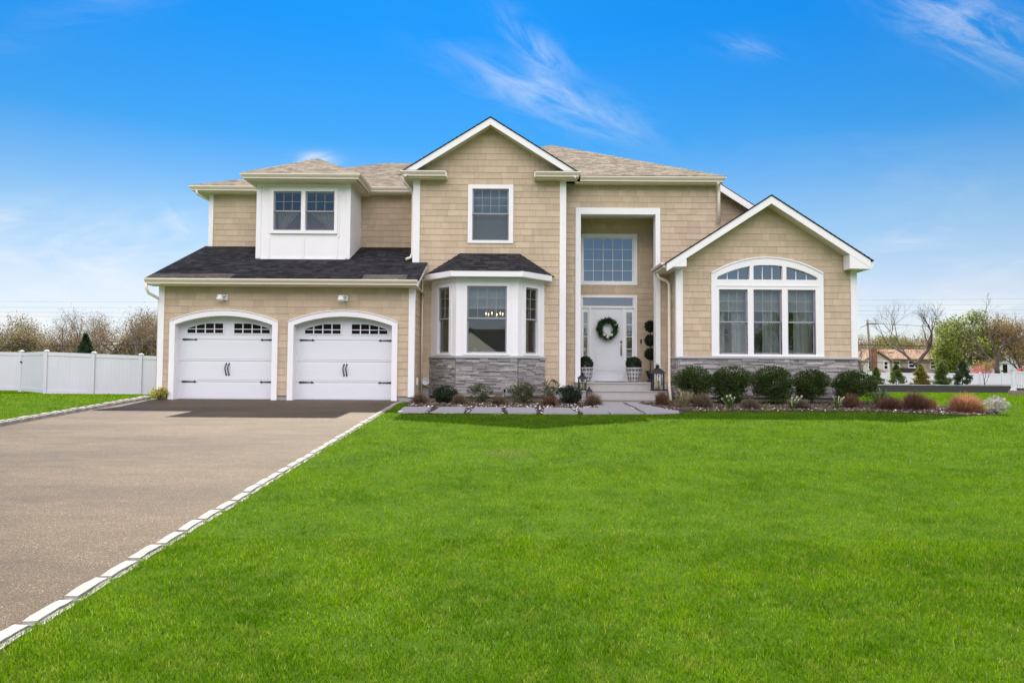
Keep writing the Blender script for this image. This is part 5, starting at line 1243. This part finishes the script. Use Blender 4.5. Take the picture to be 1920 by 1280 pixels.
for i, (px, y, s, src) in enumerate(((-60, 78, 1.1, bud3), (-15, 70, 1.25, bare), (18, 85, 1.0, bud), (40, 92, 1.05, bud3), (88, 95, .95, bud3), (135, 90, .95, bud), (140, 76, 1.0, bud2), (165, 97, 1.05, bud3), (188, 84, 1.05, bud2), (222, 92, 1.1, bud), (238, 82, 1.0, bud3), (272, 88, 1.15, bud), (285, 78, 1.0, bud2), (305, 84, 1.1, bud3), (330, 80, 1.1, bud), (-110, 84, 1.1, bud), (-170, 88, 1.2, bud3), (-240, 84, 1.2, bud2), (380, 85, 1.1, bud2), (420, 90, 1.1, bud3))):
    x = PX(px, y); dup(src, (x, y, zb(x, y)), LB if src is not bare else 'bare dark tree with thin twigs at the left edge of the photo', r.random() * 6.28, s, gl1)
# right-hand trees
brt = tree((PX(1732, 66), 66, zb(30, 66)), 9.0, 'large bare dark tree with spreading limbs in front of the low tan roofed house', gr1, 12, 'bark', None, 0, fork=.16, lean=(-.05, 0), spread=.72, up_=.26, depth=7, wood=.017)
brt2 = tree((PX(1874, 64), 64, zb(40, 64)), 9.4, 'large bare tree with an ivy covered trunk foot right of the pink blossom', gr1, 14, 'bark', 'bud_brown', 500, .10, fork=.15, spread=.75, up_=.24, depth=7, wood=.018)
mb = MB(); q = Vector((PX(1874, 64), 64, zb(40, 64)))
for i in range(900): a_ = rng.random() * 6.28; z = rng.uniform(0, 1.9); leaf_at(mb, q + Vector((math.cos(a_) * .30, math.sin(a_) * .30, z)), rvec(rng), .11, rng, asp=.8)
mb.build('ivy', 'leaf_dark', brt2)
lime = tree((PX(1800, 74), 74, zb(45, 74)), 7.8, 'bright lime green leafing tree between the two large bare trees', gr1, 15, 'bark', 'leaf_lime', 9000, .24, fork=.18, spread=.9, lspr=.8)
lime2 = dup(lime, (PX(1690, 112), 112, zb(60, 112)), 'yellow green tree behind the low tan roofed house, left one', 2.1, .92, gr1)
dup(lime, (PX(1660, 125), 125, zb(60, 125)), 'yellow green tree behind the chimney of the low house', 4.0, 1.0, gr1)
grn = tree((PX(1838, 76), 76, zb(48, 76)), 6.9, 'mid green leafing tree right of the bright lime tree', gr1, 17, 'bark', 'leaf_green', 5200, .2, fork=.2, spread=.85, lspr=.8)
org = tree((PX(1925, 72), 72, zb(50, 72)), 7.6, 'orange brown leafing tree at the right edge of the photo', gr1, 18, 'bark', 'bud_orange', 6000, .18, fork=.2, spread=.9, lspr=.8)
LR = 'brown budding tree in the background woods beyond the right fence'
for i, (px, y, s, src) in enumerate(((1612, 90, .95, bud2), (1625, 100, 1.0, bud), (1650, 118, 1.0, bud3), (1680, 124, 1.1, bud3), (1712, 120, 1.15, bud), (1742, 108, 1.1, bud3), (1770, 100, 1.1, bud), (1800, 110, 1.15, bud3), (1830, 95, 1.1, bud), (1855, 90, 1.05, bud2), (1885, 95, 1.15, bud3), (1905, 84, 1.05, bud), (1945, 88, 1.1, bud2), (1980, 92, 1.15, bud3), (2040, 90, 1.2, bud), (2110, 95, 1.2, bud3), (1580, 105, 1.1, bud), (1540, 110, 1.1, bud3))):
    x = PX(px, y); dup(src, (x, y, zb(x, y)), LR, r.random() * 6.28, s * 1.02, gr1)
# far woods that read as one mass
def woods(x0, x1, y, h, n, seed, m, label):
    r = random.Random(seed); mb = MB()
    for i in range(n):
        x = r.uniform(x0, x1); hh = h * (.72 + .28 * abs(math.sin(x * .13 + seed) * math.sin(x * .047))) + r.uniform(-.8, .5); z = r.random() ** .8 * hh; yy_ = y + r.uniform(-7, 7)
        if r.random() < .35:
            a_ = Vector((x, yy_, z - .8)); d = Vector((r.uniform(-.5, .5), r.uniform(-.3, .3), 1)) * r.uniform(.6, 1.5); s = Vector((r.uniform(.02, .05), .02, 0)); mb.add((a_ - s, a_ + s, a_ + d), ((0, 1, 2),))
        else: leaf_at(mb, Vector((x, yy_, z - .6)), rvec(r), r.uniform(.25, .55), r, asp=.8)
    o = kind(mb.build('woods', m), 'stuff'); o['label'] = label; o['category'] = 'woods'
woods(-115, -45, 104, 5.6, 15000, 3, 'bud_brown', 'brown budding woods far beyond the left fence')
woods(60, 150, 132, 9.6, 30000, 5, 'bud_olive', 'olive brown woods far beyond the right fence')
woods(-62, 72, 118, 7.2, 16000, 9, 'bud_olive', 'olive brown woods far behind the house')
# conifers
def conifer(loc, h, w_, label, group, seed, m, n=2600, sz=.10, round_=1.0, name='conifer', open_=.0):
    r = random.Random(seed); t = thing(name, label, 'tree', loc, group); p = Vector(loc); mb = MB(); mb.tube([p, p + Vector((0, 0, h * .9))], [h * .022, .008], 6); mb.build('trunk', 'bark', t); mb = MB(); wh = [(r.random() * 6.28, r.uniform(.05, 1)) for _ in range(46)]
    for i in range(n):
        a_, zz = r.choice(wh); zz = min(.99, max(.03, zz + r.gauss(0, .035))); prof = (1 - zz) ** round_ * (.55 + .45 * min(1, zz / .18)); rad = w_ / 2 * prof * (.78 + .3 * math.sin(a_ * 3 + zz * 9)) * r.uniform(.35, 1.08); a_ += r.gauss(0, .33)
        q = p + Vector((math.cos(a_) * rad, math.sin(a_) * rad, h * zz)); leaf_at(mb, q, Vector((math.cos(a_), math.sin(a_), r.uniform(-.2, .8))) * .5 + rvec(r).normalized(), sz * r.uniform(.6, 1.3), r, asp=.4)
    mb.build('crown', m, t)
conifer((PX(160, 60), 60, zb(-38, 60)), 4.0, 3.3, 'dark green spruce poking up over the left white fence', None, 41, 'spruce', 9000, .22, name='spruce_tree')
ge = 'small evergreens in a row behind the retaining wall'
for i, (px, h, w_, rd, m, lab) in enumerate(((1642, 1.15, 1.3, .85, 'arbor', 'small broad green evergreen nearest the house in the row above the retaining wall'), (1680, 1.40, 1.45, .9, 'arbor', 'small pointed evergreen, second from the house above the retaining wall'), (1725, 1.38, 1.5, .75, 'arbor_gold', 'golden green evergreen in the middle of the row above the retaining wall'), (1766, 1.62, 1.25, .5, 'arbor', 'rounded upright evergreen fourth from the house above the retaining wall'), (1804, 1.62, 1.2, .5, 'spruce', 'dark upright evergreen beside the thin sapling above the retaining wall'))):
    conifer((PX(px, 46.2), 46.2, -.09), h, w_, lab, ge, 50 + i, m, 6500, .11, rd)
tree((PX(1845, 46.2), 46.2, -.09), 1.65, 'thin orange green sapling right of the evergreen row above the retaining wall', None, 61, 'bark', 'bud_orange', 900, .075, fork=.3, spread=.5, depth=4, lspr=.16, name='sapling')
def bigshrub(x, y, w_, h, label, m, n, sz, seed): shrub(x, y, w_, h, label, m, n, sz, seed, lift=.1, name='flowering_shrub', clumps=40)
bigshrub(PX(1838, 63), 63, 1.9, 2.2, 'pink blossoming shrub rising over the right white fence, left one', 'petal_pink', 2000, .13, 71)
bigshrub(PX(1872, 64), 61.5, 1.7, 1.9, 'pink blossoming shrub at the foot of the ivy covered tree', 'petal_pink', 1700, .13, 72)
bigshrub(PX(57, 60), 60, 2.6, 2.15, 'dull red shrub showing over the white gate on the left', 'leaf_red', 1700, .14, 73)
shrub(PX(1890, 47), 47, .5, .35, 'low yellow green tuft above the retaining wall beside the white railing', 'leaf_yellow', 300, .07, 74)

# ================================================================== FAR HOUSES, POLES, WIRES
M['house_pale'] = mat('pale_siding', (.55, .52, .47), .8, noise=(1, .04)); M['house_tan'] = mat('tan_siding', (.36, .31, .25), .8, noise=(1, .05)); M['roof_far'] = mat('far_roof', (.26, .175, .12), .9, noise=(2, .08, 20, .06)); M['house_blue'] = mat('blue_white_siding', (.60, .62, .66), .8)
yH = 96.0; X0 = lambda px: PX(px, yH)
t = thing('ranch_house', 'low tan roofed house with brick chimney far beyond the right fence', 'house', (X0(1700), yH, -.9))
mb = MB(); mb.box(X0(1640), X0(1765), yH, yH + 8, -.95, 2.55); mb.build('wall', 'house_tan', t)
mb = MB(); F = FY(yH - 1.2); mb.fpoly(F, [(X0(1611), -.95), (X0(1660), -.95), (X0(1660), 2.3), (X0(1636), 3.55), (X0(1611), 2.3)], -6, 0); mb.build('wall', 'house_pale', t)
mb = MB(); mb.hexa([(X0(1636), yH - .5, 2.52), (X0(1772), yH - .5, 2.52), (X0(1768), yH + 4, 3.95), (X0(1640), yH + 4, 3.95), (X0(1636), yH - .5, 2.66), (X0(1772), yH - .5, 2.66), (X0(1768), yH + 4, 4.1), (X0(1640), yH + 4, 4.1)])
F = FY(yH + 4); mb.fpoly(F, [(X0(1609), 2.2), (X0(1636), 3.58), (X0(1636), 3.78), (X0(1609), 2.38)], 0, 5.6); mb.fpoly(F, [(X0(1636) + .001, 3.58), (X0(1663), 2.2), (X0(1663), 2.38), (X0(1636) + .001, 3.78)], 0, 5.6)
mb.build('roof', 'roof_far', t)
mb = MB(); yc = yH - 1.75; cx0, cx1 = PX(1637, yc), PX(1645, yc); mb.box(cx0, cx1, yc, yc + .53, -.95, 3.85); mb.box(cx0 - .06, cx1 + .06, yc - .05, yc + .56, 3.851, 4.0); mb.build('chimney', 'brick', t)
mb = MB(); yc = yH - 3.2; x0, x1 = PX(1646, yc), PX(1667, yc); mb.hexa([(x0, yc, .45), (x1, yc, .45), (x1 - .3, yH - 1.25, 1.15), (x0 + .3, yH - 1.25, 1.15), (x0, yc, .55), (x1, yc, .55), (x1 - .3, yH - 1.25, 1.25), (x0 + .3, yH - 1.25, 1.25)]); mb.build('porch_roof', 'roof_far', t)
mb = MB(); mb.hexa([(X0(1685), yH - 1.6, .9), (X0(1714), yH - 1.6, .9), (X0(1714), yH - .01, 1.3), (X0(1685), yH - .01, 1.3), (X0(1685), yH - 1.6, .97), (X0(1714), yH - 1.6, .97), (X0(1714), yH - .01, 1.37), (X0(1685), yH - .01, 1.37)]); mb.build('awning', 'dark', t)
for px, y, z0, w_, h in ((1623, yH - 1.2, 1.2, .45, 1.0), (1652, yH - 1.2, 1.2, .45, 1.0), (1680, yH, 1.35, .8, .9), (1709, yH, 1.45, .75, .85), (1750, yH, 1.3, .8, 1.0)):
    x = X0(px); mb = MB()
    for q in ((x - w_ / 2 - .12, x - w_ / 2, z0 - .12, z0 + h + .12), (x + w_ / 2, x + w_ / 2 + .12, z0 - .12, z0 + h + .12), (x - w_ / 2, x + w_ / 2, z0 + h, z0 + h + .12), (x - w_ / 2, x + w_ / 2, z0 - .12, z0), (x - w_ / 2, x + w_ / 2, z0 + h / 2 - .04, z0 + h / 2 + .04)): mb.box(q[0], q[1], y - .08, y - .001, q[2], q[3])
    wn = mb.build('window', 'trim', t); mb = MB(); mb.box(x - w_ / 2, x + w_ / 2, y - .03, y - .002, z0, z0 + h); mb.build('pane', 'pane_dark', wn)
t = thing('white_house', 'pale blue white house behind the ivy covered tree on the right', 'house', (PX(1885, 84), 84, -.9)); mb = MB(); F = FY(84)
mb.fpoly(F, [(PX(1862, 84), -.95), (PX(1912, 84), -.95), (PX(1912, 84), 1.9), (PX(1887, 84), 3.2), (PX(1862, 84), 1.9)], -7, 0); mb.build('wall', 'house_blue', t)
mb = MB(); F = FY(91); mb.fpoly(F, [(PX(1859, 84), 1.78), (PX(1887, 84), 3.24), (PX(1887, 84), 3.42), (PX(1859, 84), 1.95)], 0, 7.3); mb.fpoly(F, [(PX(1887, 84) + .001, 3.24), (PX(1915, 84), 1.78), (PX(1915, 84), 1.95), (PX(1887, 84) + .001, 3.42)], 0, 7.3); mb.build('roof', 'roof_far', t)
mb = MB(); mb.box(PX(1880, 84), PX(1888, 84), 83.95, 83.99, .8, 1.8); mb.build('window', 'pane_dark', t)
def pole(px, y, h, label, arm=True, lean=0.0):
    x = PX(px, y); z = zb(x, y); t = thing('utility_pole', label, 'utility pole', (x, y, z), 'wooden utility poles'); mb = MB(); mb.tube([(x, y, z - .3), (x + lean, y, z + h)], [.19, .12], 8); mb.build('pole', 'wood', t)
    if arm:
        mb = MB(); xt = x + lean; mb.box(xt - .15, xt + 1.15, y - .16, y - .04, z + h - .55, z + h - .40); mb.hexa([(xt - .9, y - .15, z + h - .95), (xt, y - .15, z + h - .6), (xt, y - .05, z + h - .6), (xt - .9, y - .05, z + h - .95), (xt - .9, y - .15, z + h - .88), (xt, y - .15, z + h - .5), (xt, y - .05, z + h - .5), (xt - .9, y - .05, z + h - .88)]); mb.build('crossarm', 'wood', t)
    return Vector((x + lean, y, z + h))
p1 = pole(1636, 82, 7.9, 'leaning wooden utility pole with a crossarm beside the brick chimney', True, -.55)
p2 = pole(1757, 80, 6.8, 'plain wooden utility pole behind the large bare dark tree', False)
def wire(a_, b_, sag, rad, label, group):
    a_, b_ = Vector(a_), Vector(b_); pts = []
    for i in range(25): f = i / 24; p = a_.lerp(b_, f); p.z -= sag * 4 * f * (1 - f); pts.append(p)
    mb = MB(); mb.tube(pts, rad, 4, caps=False); tag(mb.build('power_line', 'dark', base=tuple(a_)), label, 'power line', group)
gwf = 'thin high power lines across the sky'
for zl, zr in ((10.15, 11.55), (9.35, 10.85), (8.75, 10.1), (8.2, 9.55)): wire((-140, 90, zl - .8), (140, 90, zr + .35), .9, .0085, 'thin dark power line high across the sky behind the house', gwf)
gw = 'thick low cables beyond the fences'
wire((-90, 62, 2.75), (-25, 66, 3.3), .5, .034, 'thick dark cable crossing the woods over the left white fence', gw)
wire((20, 78, 4.35), (120, 78, 3.9), .6, .042, 'thick dark cable running past the utility pole above the tan roof', gw)
wire((28, 78, 2.0), (110, 78, 2.2), .3, .034, 'dark cable low across the front of the tan roofed house', gw)
wire((p1.x, p1.y, p1.z - .4), (110, 82, 5.6), .5, .022, 'thin wire from the pole crossarm to the right edge of the photo', gw)

# ================================================================== ACROSS THE STREET (mirrored in the panes)
t = thing('neighbour_house', 'beige gabled house across the street, mirrored in the bay window', 'house', (-3, -46, -.78)); yN = -46.0
mb = MB(); mb.box(-12, 7, yN - 10, yN, -.9, 2.6); F = Fr((0, yN + .6, 0), (1, 0, 0), (0, 1, 0)); mb.fpoly(F, [(-9, -.9), (-1, -.9), (-1, 2.6), (-5, 5.4), (-9, 2.6)], -8, 0); mb.build('wall', 'house_pale', t)
mb = MB(); mb.hexa([(-12.5, yN + .4, 2.5), (7.5, yN + .4, 2.5), (7.5, yN - 5, 5.6), (-12.5, yN - 5, 5.6), (-12.5, yN + .4, 2.65), (7.5, yN + .4, 2.65), (7.5, yN - 5, 5.75), (-12.5, yN - 5, 5.75)])
mb.fpoly(F, [(-9.5, 2.3), (-5, 5.45), (-5, 5.6), (-9.5, 2.45)], -8, .3); mb.fpoly(F, [(-4.999, 5.45), (-.5, 2.3), (-.5, 2.45), (-4.999, 5.6)], -8, .3); mb.build('roof', 'roof_dark', t)
for x, z in ((-6.6, .4), (-4.4, .4), (1.0, .4), (4.2, .4)):
    mb = MB(); mb.box(x, x + 1.1, yN + .01 + (.61 if x < -1 else 0), yN + .04 + (.61 if x < -1 else 0), z, z + 1.4); mb.build('window', 'pane_dark', t)
for i, (x, y, sc, src) in enumerate(((-22, -52, 1.5, bud3), (-15, -58, 1.5, grn), (11, -52, 1.4, bud3), (18, -50, 1.5, grn), (27, -54, 1.5, bud3), (36, -52, 1.4, grn), (-32, -54, 1.5, grn), (2, -62, 1.6, bud3), (-44, -54, 1.5, bud3), (46, -56, 1.5, bud3))):
    dup(src, (x, y, -.78), 'street tree behind the viewpoint, mirrored in the windows', i * 1.3, sc, 'trees across the street')
